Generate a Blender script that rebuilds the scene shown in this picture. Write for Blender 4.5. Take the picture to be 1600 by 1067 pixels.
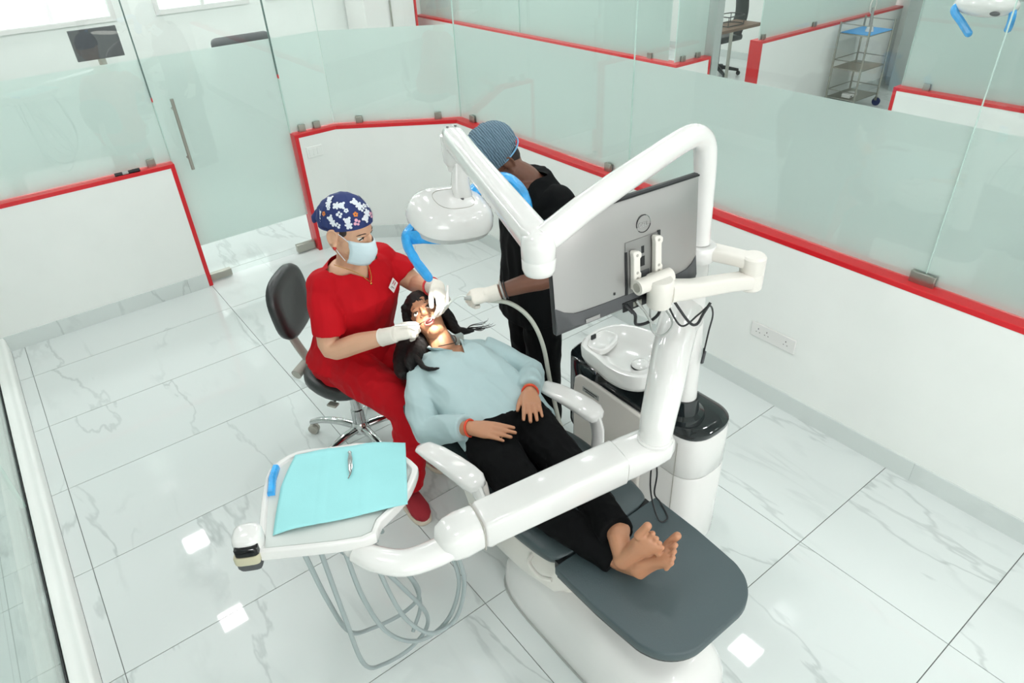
import bpy, bmesh, math, random
from mathutils import Vector as V, Matrix, noise
random.seed(7)
PI = math.pi
sc = bpy.context.scene
for o in list(bpy.data.objects):
    bpy.data.objects.remove(o, do_unlink=True)
COL = sc.collection

# ------------------------------------------------------------ camera
cam_d = bpy.data.cameras.new('camera'); cam = bpy.data.objects.new('camera', cam_d); COL.objects.link(cam)
cam_d.sensor_width = 36; cam_d.lens = 24.1; cam_d.clip_start = .02; cam_d.clip_end = 100
RX = V((.79190559, -.60914196, -.04279727)); RY = V((-.36841981, -.42071324, -.82901581)); RZ = V((.48698294, .67226961, -.55758514))
cam.matrix_world = Matrix(((RX.x, -RY.x, -RZ.x, 0), (RX.y, -RY.y, -RZ.y, 0), (RX.z, -RY.z, -RZ.z, 2.367), (0, 0, 0, 1)))
sc.camera = cam

# ------------------------------------------------------------ world, exposure
w = bpy.data.worlds.new('world'); sc.world = w; w.use_nodes = True
w.node_tree.nodes['Background'].inputs[0].default_value = (1, .985, .985, 1)
w.node_tree.nodes['Background'].inputs[1].default_value = 3.6
sc.view_settings.view_transform = 'Standard'; sc.view_settings.look = 'None'
sc.cycles.max_bounces = 7; sc.cycles.diffuse_bounces = 4; sc.cycles.glossy_bounces = 4; sc.cycles.transmission_bounces = 6; sc.cycles.transparent_max_bounces = 14
sc.view_settings.exposure = 0.45; sc.view_settings.gamma = 1; sc.view_settings.use_curve_mapping = False
LAMP_W = 5.2          # power of one ceiling downlight

# ------------------------------------------------------------ materials
def new_mat(name):
    m = bpy.data.materials.new(name); m.use_nodes = True
    nt = m.node_tree; nt.nodes.clear()
    out = nt.nodes.new('ShaderNodeOutputMaterial')
    return m, nt, out
def nd(nt, typ, **kw):
    n = nt.nodes.new(typ)
    for k, v in kw.items():
        if k.startswith('i_'):
            n.inputs[k[2:].replace('_', ' ')].default_value = v
        else:
            setattr(n, k, v)
    return n
def srgb(r, g, b):
    f = lambda c: (c/255/12.92) if c/255 <= .04045 else ((c/255+.055)/1.055)**2.4
    return (f(r), f(g), f(b), 1)
def mat(name, col, rough=.5, metal=0, coat=0, bump=0, bscale=40, var=0, vscale=6, sss=0, stretch=None, sheen=0, spec=.5, alpha=1):
    m, nt, out = new_mat(name)
    b = nd(nt, 'ShaderNodeBsdfPrincipled')
    b.inputs['Base Color'].default_value = col; b.inputs['Roughness'].default_value = rough
    b.inputs['Metallic'].default_value = metal; b.inputs['Coat Weight'].default_value = coat
    b.inputs['Coat Roughness'].default_value = .06; b.inputs['Specular IOR Level'].default_value = spec
    b.inputs['Alpha'].default_value = alpha
    if sheen: b.inputs['Sheen Weight'].default_value = sheen
    if sss:
        b.inputs['Subsurface Weight'].default_value = sss; b.inputs['Subsurface Radius'].default_value = (.012, .004, .002)
        b.inputs['Subsurface Scale'].default_value = 1
    nt.links.new(b.outputs[0], out.inputs[0])
    if var or bump:
        tc = nd(nt, 'ShaderNodeTexCoord')
        mp = nd(nt, 'ShaderNodeMapping'); nt.links.new(tc.outputs['Object'], mp.inputs[0])
        if stretch: mp.inputs['Scale'].default_value = stretch
    if var:
        n = nd(nt, 'ShaderNodeTexNoise'); n.inputs['Scale'].default_value = vscale; n.inputs['Detail'].default_value = 4
        nt.links.new(mp.outputs[0], n.inputs['Vector'])
        mr = nd(nt, 'ShaderNodeMapRange'); mr.inputs['To Min'].default_value = 1-var; mr.inputs['To Max'].default_value = 1+var
        mr.inputs['From Min'].default_value = .3; mr.inputs['From Max'].default_value = .7
        nt.links.new(n.outputs[0], mr.inputs[0])
        vm = nd(nt, 'ShaderNodeVectorMath', operation='SCALE'); vm.inputs[0].default_value = col[:3]
        nt.links.new(mr.outputs[0], vm.inputs['Scale']); nt.links.new(vm.outputs[0], b.inputs['Base Color'])
    if bump:
        n2 = nd(nt, 'ShaderNodeTexNoise'); n2.inputs['Scale'].default_value = bscale; n2.inputs['Detail'].default_value = 5
        nt.links.new(mp.outputs[0], n2.inputs['Vector'])
        bp = nd(nt, 'ShaderNodeBump'); bp.inputs['Strength'].default_value = bump; bp.inputs['Distance'].default_value = .01
        nt.links.new(n2.outputs[0], bp.inputs['Height']); nt.links.new(bp.outputs[0], b.inputs['Normal'])
    return m
def marble(name, base, vein, rough):
    m, nt, out = new_mat(name)
    b = nd(nt, 'ShaderNodeBsdfPrincipled'); b.inputs['Roughness'].default_value = rough; b.inputs['Specular IOR Level'].default_value = .45
    tc = nd(nt, 'ShaderNodeTexCoord'); oi = nd(nt, 'ShaderNodeObjectInfo')
    mul = nd(nt, 'ShaderNodeVectorMath', operation='SCALE'); mul.inputs[0].default_value = (37, 19, 53)
    nt.links.new(oi.outputs['Random'], mul.inputs['Scale'])
    add = nd(nt, 'ShaderNodeVectorMath', operation='ADD'); nt.links.new(tc.outputs['Object'], add.inputs[0]); nt.links.new(mul.outputs[0], add.inputs[1])
    mp = nd(nt, 'ShaderNodeMapping'); mp.inputs['Rotation'].default_value = (0, 0, .9); mp.inputs['Scale'].default_value = (2.6, .9, 1)
    nt.links.new(add.outputs[0], mp.inputs[0])
    def veins(scale, dist, wid):
        n = nd(nt, 'ShaderNodeTexNoise'); n.inputs['Scale'].default_value = scale; n.inputs['Detail'].default_value = 6; n.inputs['Distortion'].default_value = dist
        nt.links.new(mp.outputs[0], n.inputs['Vector'])
        s = nd(nt, 'ShaderNodeMath', operation='SUBTRACT'); s.inputs[1].default_value = .5; nt.links.new(n.outputs[0], s.inputs[0])
        a = nd(nt, 'ShaderNodeMath', operation='ABSOLUTE'); nt.links.new(s.outputs[0], a.inputs[0])
        r = nd(nt, 'ShaderNodeMapRange'); r.interpolation_type = 'SMOOTHSTEP'; r.inputs['From Min'].default_value = 0; r.inputs['From Max'].default_value = wid
        r.inputs['To Min'].default_value = 1; r.inputs['To Max'].default_value = 0
        nt.links.new(a.outputs[0], r.inputs[0]); return r
    v1 = veins(.55, .3, .009); v2 = veins(1.3, .7, .045)
    msk = nd(nt, 'ShaderNodeTexNoise'); msk.inputs['Scale'].default_value = 1.3; msk.inputs['Detail'].default_value = 2; nt.links.new(mp.outputs[0], msk.inputs['Vector'])
    mk = nd(nt, 'ShaderNodeMapRange'); mk.inputs['From Min'].default_value = .52; mk.inputs['From Max'].default_value = .72; nt.links.new(msk.outputs[0], mk.inputs[0])
    p1 = nd(nt, 'ShaderNodeMath', operation='MULTIPLY'); nt.links.new(v1.outputs[0], p1.inputs[0]); p1.inputs[1].default_value = .55
    p2 = nd(nt, 'ShaderNodeMath', operation='MULTIPLY'); nt.links.new(v2.outputs[0], p2.inputs[0]); nt.links.new(mk.outputs[0], p2.inputs[1])
    p3 = nd(nt, 'ShaderNodeMath', operation='MULTIPLY'); nt.links.new(p2.outputs[0], p3.inputs[0]); p3.inputs[1].default_value = .28
    p1b = nd(nt, 'ShaderNodeMath', operation='MULTIPLY'); nt.links.new(p1.outputs[0], p1b.inputs[0]); nt.links.new(msk.outputs[0], p1b.inputs[1])
    sm = nd(nt, 'ShaderNodeMath', operation='ADD', use_clamp=True); nt.links.new(p1b.outputs[0], sm.inputs[0]); nt.links.new(p3.outputs[0], sm.inputs[1])
    mx = nd(nt, 'ShaderNodeMix', data_type='RGBA'); mx.inputs['A'].default_value = base; mx.inputs['B'].default_value = vein
    nt.links.new(sm.outputs[0], mx.inputs['Factor']); nt.links.new(mx.outputs['Result'], b.inputs['Base Color'])
    nt.links.new(b.outputs[0], out.inputs[0])
    return m
def glass_mat(name, tint, refl=1.0):
    m, nt, out = new_mat(name)
    t = nd(nt, 'ShaderNodeBsdfTransparent'); t.inputs[0].default_value = tint
    g = nd(nt, 'ShaderNodeBsdfGlossy'); g.inputs['Roughness'].default_value = .01; g.inputs[0].default_value = (.95, 1, .98, 1)
    f = nd(nt, 'ShaderNodeFresnel'); ge = nd(nt, 'ShaderNodeNewGeometry')
    io = nd(nt, 'ShaderNodeMapRange'); io.inputs['To Min'].default_value = 1.45; io.inputs['To Max'].default_value = 1/1.45   # same pane seen from its inner face
    nt.links.new(ge.outputs['Backfacing'], io.inputs[0]); nt.links.new(io.outputs[0], f.inputs['IOR'])
    mu = nd(nt, 'ShaderNodeMath', operation='MULTIPLY'); mu.inputs[1].default_value = refl; nt.links.new(f.outputs[0], mu.inputs[0])
    mx = nd(nt, 'ShaderNodeMixShader'); nt.links.new(mu.outputs[0], mx.inputs[0]); nt.links.new(t.outputs[0], mx.inputs[1]); nt.links.new(g.outputs[0], mx.inputs[2])
    nt.links.new(mx.outputs[0], out.inputs[0]); return m
def frost_mat(name):
    m, nt, out = new_mat(name)
    d = nd(nt, 'ShaderNodeBsdfDiffuse'); d.inputs[0].default_value = srgb(234, 242, 239)
    tl = nd(nt, 'ShaderNodeBsdfTranslucent'); tl.inputs[0].default_value = srgb(240, 247, 244)
    rf = nd(nt, 'ShaderNodeBsdfRefraction'); rf.inputs['Roughness'].default_value = .45; rf.inputs['IOR'].default_value = 1.08; rf.inputs[0].default_value = srgb(238, 246, 243)
    a = nd(nt, 'ShaderNodeMixShader'); a.inputs[0].default_value = .5; nt.links.new(d.outputs[0], a.inputs[1]); nt.links.new(tl.outputs[0], a.inputs[2])
    b = nd(nt, 'ShaderNodeMixShader'); b.inputs[0].default_value = .34; nt.links.new(a.outputs[0], b.inputs[1]); nt.links.new(rf.outputs[0], b.inputs[2])
    nt.links.new(b.outputs[0], out.inputs[0]); return m
def emit_mat(name, col, s):
    m, nt, out = new_mat(name)
    e = nd(nt, 'ShaderNodeEmission'); e.inputs[0].default_value = col; e.inputs[1].default_value = s
    nt.links.new(e.outputs[0], out.inputs[0]); return m

MT = {}
MT['tile'] = marble('marble_tile', srgb(218, 225, 223), srgb(140, 152, 150), .035)
MT['skirt'] = marble('marble_skirting', srgb(214, 222, 219), srgb(150, 160, 158), .12)
MT['grout'] = mat('grout', srgb(120, 126, 122), .9)
MT['wall'] = mat('white_paint', srgb(238, 242, 238), .55, var=.01)
MT['ceil'] = mat('ceiling_paint', srgb(236, 240, 238), .8)
MT['red'] = mat('red_laminate', srgb(212, 28, 38), .3, var=.03)
MT['glass'] = glass_mat('clear_glass', (.962, .983, .977, 1), 1.0)
MT['frost'] = frost_mat('frosted_film')
MT['edge'] = mat('glass_edge', srgb(205, 228, 220), .2, spec=.6)
MT['seal'] = mat('dark_seal', srgb(95, 120, 115), .5)
MT['steel'] = mat('brushed_steel', srgb(176, 175, 166), .32, 1, bump=.02, bscale=200)
MT['chrome'] = mat('chrome', srgb(205, 207, 207), .1, 1)
MT['gloss'] = mat('white_gloss_plastic', srgb(230, 230, 227), .16, coat=.6)
MT['cream'] = mat('cream_plastic', srgb(226, 223, 215), .3, coat=.2)
MT['ivory'] = mat('ivory_plastic', srgb(226, 223, 215), .35)
MT['blackgl'] = mat('black_gloss', srgb(24, 30, 32), .08, coat=.5)
MT['black'] = mat('black_plastic', srgb(26, 28, 30), .45)
MT['leather'] = mat('dark_leather', srgb(66, 78, 80), .38, bump=.12, bscale=260)
MT['leather2'] = mat('footrest_leather', srgb(70, 84, 87), .45, bump=.12, bscale=260)
MT['stoolleather'] = mat('stool_leather', srgb(44, 48, 48), .33, bump=.1, bscale=220)
MT['greyplastic'] = mat('warm_grey_plastic', srgb(170, 168, 158), .4)
MT['hose'] = mat('grey_hose', srgb(158, 170, 170), .45)
MT['cable'] = mat('black_cable', srgb(30, 32, 34), .5)
MT['cablegrey'] = mat('grey_cable', srgb(170, 174, 170), .5)
MT['blue'] = mat('blue_film', srgb(50, 168, 240), .16, coat=.6, bump=.35, bscale=70, var=.12, vscale=25)
MT['bib'] = mat('cyan_paper', srgb(158, 222, 224), .85, bump=.05, bscale=300, var=.015, vscale=12)
MT['silver'] = mat('silver_casing', srgb(172, 171, 169), .36, .7, bump=.01, bscale=400)
MT['darkgrey'] = mat('dark_grey_plastic', srgb(74, 76, 78), .5)
MT['screen'] = mat('screen_glass', srgb(14, 16, 18), .1)
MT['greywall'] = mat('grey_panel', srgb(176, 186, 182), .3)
MT['brown'] = mat('brown_laminate', srgb(110, 88, 70), .5)

# ------------------------------------------------------------ mesh helpers
def ring(c, a, b, n=24, p=2.0):
    c = V(c); a = V(a); b = V(b); out = []
    for i in range(n):
        t = 2*PI*i/n; x, y = math.cos(t), math.sin(t)
        if p != 2:
            x = math.copysign(abs(x)**(2/p), x); y = math.copysign(abs(y)**(2/p), y)
        out.append(c+a*x+b*y)
    return out
def bez(pts, n=8):
    """Catmull-Rom through points (tuples of any length)"""
    P = [tuple(map(float, p)) for p in pts]; out = []
    P = [tuple(2*a-b for a, b in zip(P[0], P[1]))]+P+[tuple(2*a-b for a, b in zip(P[-1], P[-2]))]
    for i in range(1, len(P)-2):
        p0, p1, p2, p3 = P[i-1:i+3]
        for k in range(n):
            t = k/n
            out.append(tuple(.5*((2*b)+(-a+c)*t+(2*a-5*b+4*c-d)*t*t+(-a+3*b-3*c+d)*t**3) for a, b, c, d in zip(p0, p1, p2, p3)))
    out.append(P[-2]); return out
class MB:
    def __init__(s): s.v = []; s.f = []
    def add(s, vs, fs):
        k = len(s.v); s.v += [V(x) for x in vs]; s.f += [tuple(i+k for i in f) for f in fs]; return s
    def loft(s, rings, cap=True, closed=False):
        n = len(rings[0]); vs = [p for r in rings for p in r]; fs = []; m = len(rings)
        for i in range(m if closed else m-1):
            j = (i+1) % m
            for k in range(n):
                fs.append((i*n+k, i*n+(k+1) % n, j*n+(k+1) % n, j*n+k))
        if cap and not closed:
            fs.append(tuple(reversed(range(n)))); fs.append(tuple((m-1)*n+k for k in range(n)))
        return s.add(vs, fs)
    def box(s, c, size, rot=None):
        c = V(c); x, y, z = (q/2 for q in size)
        vs = [V((i, j, k)) for i in (-x, x) for j in (-y, y) for k in (-z, z)]
        if rot is not None: vs = [rot @ q for q in vs]
        return s.add([c+q for q in vs], [(0, 1, 3, 2), (4, 6, 7, 5), (0, 4, 5, 1), (2, 3, 7, 6), (0, 2, 6, 4), (1, 5, 7, 3)])
    def bb(s, x0, x1, y0, y1, z0, z1):
        return s.box(((x0+x1)/2, (y0+y1)/2, (z0+z1)/2), (x1-x0, y1-y0, z1-z0))
    def tube(s, pts, r, n=12, up=None, flat=None, rnd=False, cap=True):
        """tube along pts; r number or list; flat = ratio of second axis; rnd = rounded ends"""
        P = [V(p) for p in pts]; m = len(P); R = list(r) if hasattr(r, '__len__') else [r]*m
        F = list(flat) if hasattr(flat, '__len__') else [flat or 1]*m
        T = [(P[min(i+1, m-1)]-P[max(i-1, 0)]).normalized() for i in range(m)]
        if up is None:
            up = V((0, 0, 1)) if abs(T[0].z) < .9 else V((1, 0, 0))
        a = (V(up)-T[0]*V(up).dot(T[0])).normalized(); rings = []
        if rnd:
            e0 = [(P[0]-T[0]*R[0]*q, R[0]*math.sqrt(max(1-q*q, .0004)), F[0], T[0]) for q in (.999, .92, .7, .38)]
            e1 = [(P[-1]+T[-1]*R[-1]*q, R[-1]*math.sqrt(max(1-q*q, .0004)), F[-1], T[-1]) for q in (.38, .7, .92, .999)]
        else: e0 = e1 = []
        L = e0+list(zip(P, R, F, T))+e1
        for (p, rr, ff, t) in L:
            a = (a-t*a.dot(t)).normalized(); b = t.cross(a)
            rings.append(ring(p, a*rr*ff, b*rr, n))
        return s.loft(rings, cap)
    def ell(s, c, r, M=None, n=20, m=12):
        c = V(c); M = M or Matrix.Identity(3); rings = []
        for i in range(1, m):
            t = PI*i/m; z = -math.cos(t); q = math.sin(t)
            rings.append([c+M @ V((r[0]*q*math.cos(2*PI*k/n), r[1]*q*math.sin(2*PI*k/n), r[2]*z)) for k in range(n)])
        k0 = len(s.v); s.loft(rings, False)
        b = len(s.v); s.v += [c+M @ V((0, 0, -r[2])), c+M @ V((0, 0, r[2]))]
        for k in range(n):
            s.f.append((b, k0+(k+1) % n, k0+k)); s.f.append((b+1, k0+(m-2)*n+k, k0+(m-2)*n+(k+1) % n))
        return s
    def lathe(s, c, prof, n=28, ax=(0, 0, 1), cap=True):
        ax = V(ax).normalized(); a = ax.orthogonal().normalized(); b = ax.cross(a); c = V(c)
        return s.loft([ring(c+ax*h, a*max(r, 1e-4), b*max(r, 1e-4), n) for r, h in prof], cap)
    def prism(s, poly, o, ux, uy, d):
        """poly 2D points in plane (o,ux,uy) extruded along vector d"""
        o = V(o); ux = V(ux); uy = V(uy); d = V(d); n = len(poly)
        lo = [o+ux*p[0]+uy*p[1] for p in poly]; hi = [q+d for q in lo]
        fs = [(i, (i+1) % n, n+(i+1) % n, n+i) for i in range(n)]+[tuple(reversed(range(n))), tuple(range(n, 2*n))]
        return s.add(lo+hi, fs)
    def mesh(s, name):
        me = bpy.data.meshes.new(name); me.from_pydata([tuple(q) for q in s.v], [], s.f)
        bm = bmesh.new(); bm.from_mesh(me); bmesh.ops.recalc_face_normals(bm, faces=bm.faces[:]); bm.to_mesh(me); bm.free()
        return me
WM = {}
def link(name, me, m=None, parent=None, smooth=False, bevel=0, seg=2, sub=0, kind=None, ang=40):
    o = bpy.data.objects.new(name, me); COL.objects.link(o)
    if m is not None and not me.materials: me.materials.append(MT[m] if isinstance(m, str) else m)
    if parent is not None:
        o.parent = parent; o.matrix_parent_inverse = WM.get(parent.name, Matrix.Identity(4)).inverted()
    WM[o.name] = Matrix.Identity(4)
    if smooth or bevel or sub:
        for p in me.polygons: p.use_smooth = True
    if bevel:
        b = o.modifiers.new('bevel', 'BEVEL'); b.width = bevel; b.segments = seg; b.limit_method = 'ANGLE'; b.angle_limit = math.radians(35); b.harden_normals = False
    if sub:
        q = o.modifiers.new('sub', 'SUBSURF'); q.levels = sub; q.render_levels = sub
    if (smooth or bevel) and not sub and ang:
        try: me.set_sharp_from_angle(angle=math.radians(ang))
        except Exception: pass
    if kind: o['kind'] = kind
    return o
def put(name, mb, m=None, parent=None, **kw): return link(name, mb.mesh(name), m, parent, **kw)
def thing(name, label, cat, loc=(0, 0, 0), group=None):
    o = bpy.data.objects.new(name, None); COL.objects.link(o); o.location = loc; o.empty_display_size = .05
    o['label'] = label; o['category'] = cat
    if group: o['group'] = group
    WM[o.name] = Matrix.Translation(V(loc)); return o
def tag(o, label, cat, group=None):
    o['label'] = label; o['category'] = cat
    if group: o['group'] = group
    return o
def dup(root, loc, label=None):
    r = root.copy(); COL.objects.link(r); r.location = loc
    if label: r['label'] = label
    for ch in root.children:
        c = ch.copy(); COL.objects.link(c); c.parent = r
        for g in ch.children:
            d = g.copy(); COL.objects.link(d); d.parent = c
    return r
def text_mesh(txt, size, depth, o, ux, uy):
    cu = bpy.data.curves.new('txt', 'FONT'); cu.body = txt; cu.size = size; cu.extrude = depth; cu.align_x = 'CENTER'; cu.align_y = 'CENTER'
    ob = bpy.data.objects.new('txt', cu); COL.objects.link(ob)
    dg = bpy.context.evaluated_depsgraph_get(); me = bpy.data.meshes.new_from_object(ob.evaluated_get(dg))
    bpy.data.objects.remove(ob); ux = V(ux).normalized(); uy = V(uy).normalized(); uz = ux.cross(uy)
    me.transform(Matrix(((ux.x, uy.x, uz.x, o[0]), (ux.y, uy.y, uz.y, o[1]), (ux.z, uy.z, uz.z, o[2]), (0, 0, 0, 1)))); me.materials.clear()
    return me

# ============================================================ STRUCTURE
ZC = 3.0
fl = put('floor', MB().bb(-5, 10.6, -3, 12, -.12, -.0035), 'grout', kind='structure')
tile_mesh = {}
def tile(x0, x1, y0, y1, g=.0016):
    sx, sy = round(x1-x0, 3), round(y1-y0, 3); key = (sx, sy)
    if key not in tile_mesh:
        me = MB().bb(-sx/2+g, sx/2-g, -sy/2+g, sy/2-g, -.008, 0).mesh('tile'); me.materials.append(MT['tile']); tile_mesh[key] = me
    o = bpy.data.objects.new('tile', tile_mesh[key]); COL.objects.link(o); o.parent = fl
    o.location = ((x0+x1)/2, (y0+y1)/2, 0)
XJ = [-.35+1.206*k for k in range(10)]; YJ = [.245+.6034*k for k in range(-6, 21)]
for i in range(len(XJ)-1):
    for j in range(len(YJ)-1):
        if XJ[i] > 2.9 and YJ[j] < 1.0: continue
        tile(XJ[i], XJ[i+1], YJ[j], YJ[j+1])
for j in range(len(YJ)-1):
    tile(-.425, -.35, YJ[j], YJ[j+1])
    tile(-1.031, -.428, YJ[j]+.2, YJ[j+1]+.2); tile(-1.634, -1.031, YJ[j]+.2, YJ[j+1]+.2)
    if YJ[j] > 4.2: tile(-2.84, -1.634, YJ[j], YJ[j+1])
put('ceiling', MB().bb(-5, 10.6, -3, 12, ZC, ZC+.1), 'ceil', kind='structure')

# half-height partitions with a red laminate edge and marble skirting
CAPZ = .888; CAPT = .026
def half_wall(name, p0, p1, inward, thick=.12, ends=(False, False), base=None, jamb=.028):
    p0 = V((*p0, 0)); p1 = V((*p1, 0)); d = (p1-p0).normalized(); n = V((*inward, 0)).normalized(); L = (p1-p0).length
    q = lambda t, s, z: p0+d*t-n*s+V((0, 0, z))
    def blk(t0, t1, s0, s1, z0, z1):
        m = MB(); vs = [q(t, s, z) for t in (t0, t1) for s in (s0, s1) for z in (z0, z1)]
        return m.add(vs, [(0, 1, 3, 2), (4, 6, 7, 5), (0, 4, 5, 1), (2, 3, 7, 6), (0, 2, 6, 4), (1, 5, 7, 3)])
    e0 = jamb if ends[0] else 0; e1 = jamb if ends[1] else 0
    wl = put(name, blk(e0, L-e1, 0, thick, 0, CAPZ), 'wall', kind='structure')
    put('red_cap', blk(0, L, -.003, thick+.003, CAPZ, CAPZ+CAPT), 'red', wl, bevel=.002)
    if ends[0]: put('red_jamb', blk(0, e0, -.003, thick+.003, 0, CAPZ), 'red', wl, bevel=.002)
    if ends[1]: put('red_jamb', blk(L-e1, L, -.003, thick+.003, 0, CAPZ), 'red', wl, bevel=.002)
    if base:
        # skirting pieces
        t = e0; k = 0
        while t < L-e1-1e-3:
            t2 = min(t+1.206, L-e1)
            if k == 0:
                bs = put(base, blk(t, t2-.001, -.009, 0, 0, .106), 'skirt', kind='structure')
            else:
                put('skirting_tile', blk(t, t2-.001, -.009, 0, 0, .106), 'skirt', bs)
            t = t2; k += 1
    return wl, q, d, n, L
def pane(parent, q, t0, t1, z0, z1, f0, f1, s=.06, th=.01):
    """clear pane plus frosted film on its far side"""
    def blk(a, b, s0, s1, c, e):
        m = MB(); vs = [q(t, ss, z) for t in (a, b) for ss in (s0, s1) for z in (c, e)]
        return m.add(vs, [(0, 1, 3, 2), (4, 6, 7, 5), (0, 4, 5, 1), (2, 3, 7, 6), (0, 2, 6, 4), (1, 5, 7, 3)])
    g = put('glass_pane', blk(t0, t1, s-th/2, s+th/2, z0, z1), 'glass', parent)
    if f1 > f0:
        put('frosted_film', blk(t0, t1, s+th/2+.0005, s+th/2+.0012, f0, f1), 'frost', g if parent.parent is None else parent)
    put('pane_edge', blk(t0-.0025, t0-.0005, s-th/2, s+th/2, z0, z1), 'edge', g if parent.parent is None else parent)
    return g
def clamp(parent, q, t, z, w=.05, h=.05, s=.06):
    m = MB()
    for a, b in ((s-.022, s-.006), (s+.006, s+.022)):
        vs = [q(tt, ss, zz) for tt in (t-w/2, t+w/2) for ss in (a, b) for zz in (z, z+h)]
        m.add(vs, [(0, 1, 3, 2), (4, 6, 7, 5), (0, 4, 5, 1), (2, 3, 7, 6), (0, 2, 6, 4), (1, 5, 7, 3)])
    return put('glass_clamp', m, 'steel', parent, bevel=.002)
GZ = CAPZ+CAPT+.004; FT = 1.555; GT = 2.75
# right wall
wr, q, d, n, L = half_wall('wall_right', (2.753, 4.358), (2.753, -1.2), (-1, 0), base='baseboard_right')
for a, b in ((0, 1.70), (1.70, 3.385), (3.385, 5.5)):
    pane(wr, q, a+.004 if a else -.026, b, GZ, GT, GZ, FT)
for t, ww in ((.14, .05), (1.55, .05), (3.385, .1), (4.6, .05)): clamp(wr, q, t, GZ-.005, ww)
# chamfered corner
wc, q, d, n, L = half_wall('wall_corner', (2.03, 4.89), (2.753, 4.358), (-.59, -.8), base='baseboard_corner')
pane(wc, q, -.0165, L+.026, GZ, GT, GZ, FT)
for t in (.17, .76): clamp(wc, q, t, GZ-.005)
def corner_fill(parent, p, a, b):
    for z0, z1, m_, nm in ((0, CAPZ, 'wall', 'corner_fill'), (CAPZ, CAPZ+CAPT, 'red', 'red_cap')):
        put(nm, MB().prism([p, a, b], (0, 0, z0), (1, 0, 0), (0, 1, 0), (0, 0, z1-z0)), m_, parent)
corner_fill(wc, (2.03, 4.891), (2.103, 4.990), (2.03, 5.013)); corner_fill(wc, (2.752, 4.358), (2.876, 4.358), (2.826, 4.457))
# right of door
wbr, q, d, n, L = half_wall('wall_back_right', (1.705, 4.89), (2.03, 4.89), (0, -1), ends=(True, False), base='baseboard_back_right')
pane(wbr, q, .004, L+.0175, GZ, GT, GZ, FT)
for t in (.085, .20): clamp(wbr, q, t, GZ-.005)
# left of door
wbl, q, d, n, L = half_wall('wall_back_left', (-.5, 4.89), (.868, 4.89), (0, -1), ends=(False, True), base='baseboard_back_left')
pane(wbl, q, .03, L-.002, GZ, GT, GZ, FT)
for t in (L-.125, .3): clamp(wbl, q, t, GZ-.005)
# seams beside the door: dark seal above, pale below
for nm, x in (('seal_strip', .8695), ('seal_strip', 1.7025)):
    put(nm, MB().bb(x-.0025, x+.0025, 4.938, 4.962, 1.32, GT), 'seal', wbl if x < 1 else wbr)
    put('red_tip', MB().bb(x-.003, x+.003, 4.937, 4.963, 1.30, 1.325), 'red', wbl if x < 1 else wbr)
    put(nm, MB().bb(x-.0025, x+.0025, 4.939, 4.961, GZ, 1.30), 'edge', wbl if x < 1 else wbr)
# glass door
dr = put('door_1', MB().bb(.874, 1.698, 4.945, 4.955, .012, GT), 'glass', kind='structure')
put('frosted_film', MB().bb(.874, 1.698, 4.9555, 4.9562, .29, FT), 'frost', dr)
hd = MB().tube([(.973, 4.885, .85), (.973, 4.885, 1.31)], .011, 10)
hd.tube([(.973, 4.885, .92), (.973, 4.95, .92)], .007, 8); hd.tube([(.973, 4.885, 1.24), (.973, 4.95, 1.24)], .007, 8)
put('door_handle', hd, 'steel', dr, smooth=True)
put('patch_fitting', MB().bb(.875, 1.03, 4.93, 4.97, .012, .065), 'steel', dr, bevel=.003)
put('patch_fitting', MB().bb(1.55, 1.70, 4.93, 4.97, .012, .075), 'steel', dr, bevel=.003)
# left glass wall on a white kerb
kb = MB(); prof = [(-.425, 0), (-.425, .09), (-.432, .104), (-.445, .106), (-.455, .101), (-.475, .101), (-.485, .106), (-.498, .104), (-.503, .09), (-.503, 0)]
kb.prism([(p[0], p[1]) for p in prof], (0, -1.2, 0), (1, 0, 0), (0, 0, 1), (0, 6.09, 0))
kerb = put('wall_left', kb, 'wall', kind='structure', smooth=True, ang=60)
put('shadow_gap_strip', MB().bb(-.511, -.5035, -1.2, 4.885, 0, .098), 'black', kerb)  # black strip painted in for the dark shadow gap along the kerb
ql = lambda t, s, z: V((-.46-s, 4.88-t, z))
for a, b in ((0, 1.75), (1.75, 3.5), (3.5, 6.0)):
    pane(kerb, ql, a+.004, b, .1, GT, 0, 0, s=.052)
clamp(kerb, ql, .42, .1, .05, .06, s=.052)
# sockets
def socket(name, label, o, ux, nrm, wd, ht, holes):
    o = V(o); ux = V(ux).normalized(); nrm = V(nrm).normalized(); uz = V((0, 0, 1))
    t = thing(name, label, 'socket', o)
    put('cover_plate', MB().prism([(-wd/2, -ht/2), (wd/2, -ht/2), (wd/2, ht/2), (-wd/2, ht/2)], o, ux, uz, nrm*.008), 'gloss', t, bevel=.003)
    for k, hx in enumerate(holes):
        m = MB()
        for dx, dz, sx, sz in ((0, .011, .004, .007), (-.01, -.008, .0055, .003), (.01, -.008, .0055, .003)):
            m.prism([(-sx/2, -sz/2), (sx/2, -sz/2), (sx/2, sz/2), (-sx/2, sz/2)], o+ux*(hx+dx)+uz*dz+nrm*.0075, ux, uz, nrm*.0012)
        put('pin_holes', m, 'black', t)
    return t
socket('wall_socket', 'white three-outlet power socket on right partition wall', (2.7525, 1.54, .39), (0, -1, 0), (-1, 0, 0), .255, .082, (-.085, -.035, .075))
t = thing('switch_plate', 'faint white double switch plate on back partition right of the door', 'switch', (1.83, 4.8885, .77))
put('cover_plate', MB().bb(1.77, 1.89, 4.88, 4.8895, .73, .81), 'wall', t, bevel=.003)
for k in range(3): put('rocker', MB().bb(1.785+k*.032, 1.81+k*.032, 4.877, 4.8805, .745, .795), 'wall', t, bevel=.001)
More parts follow.
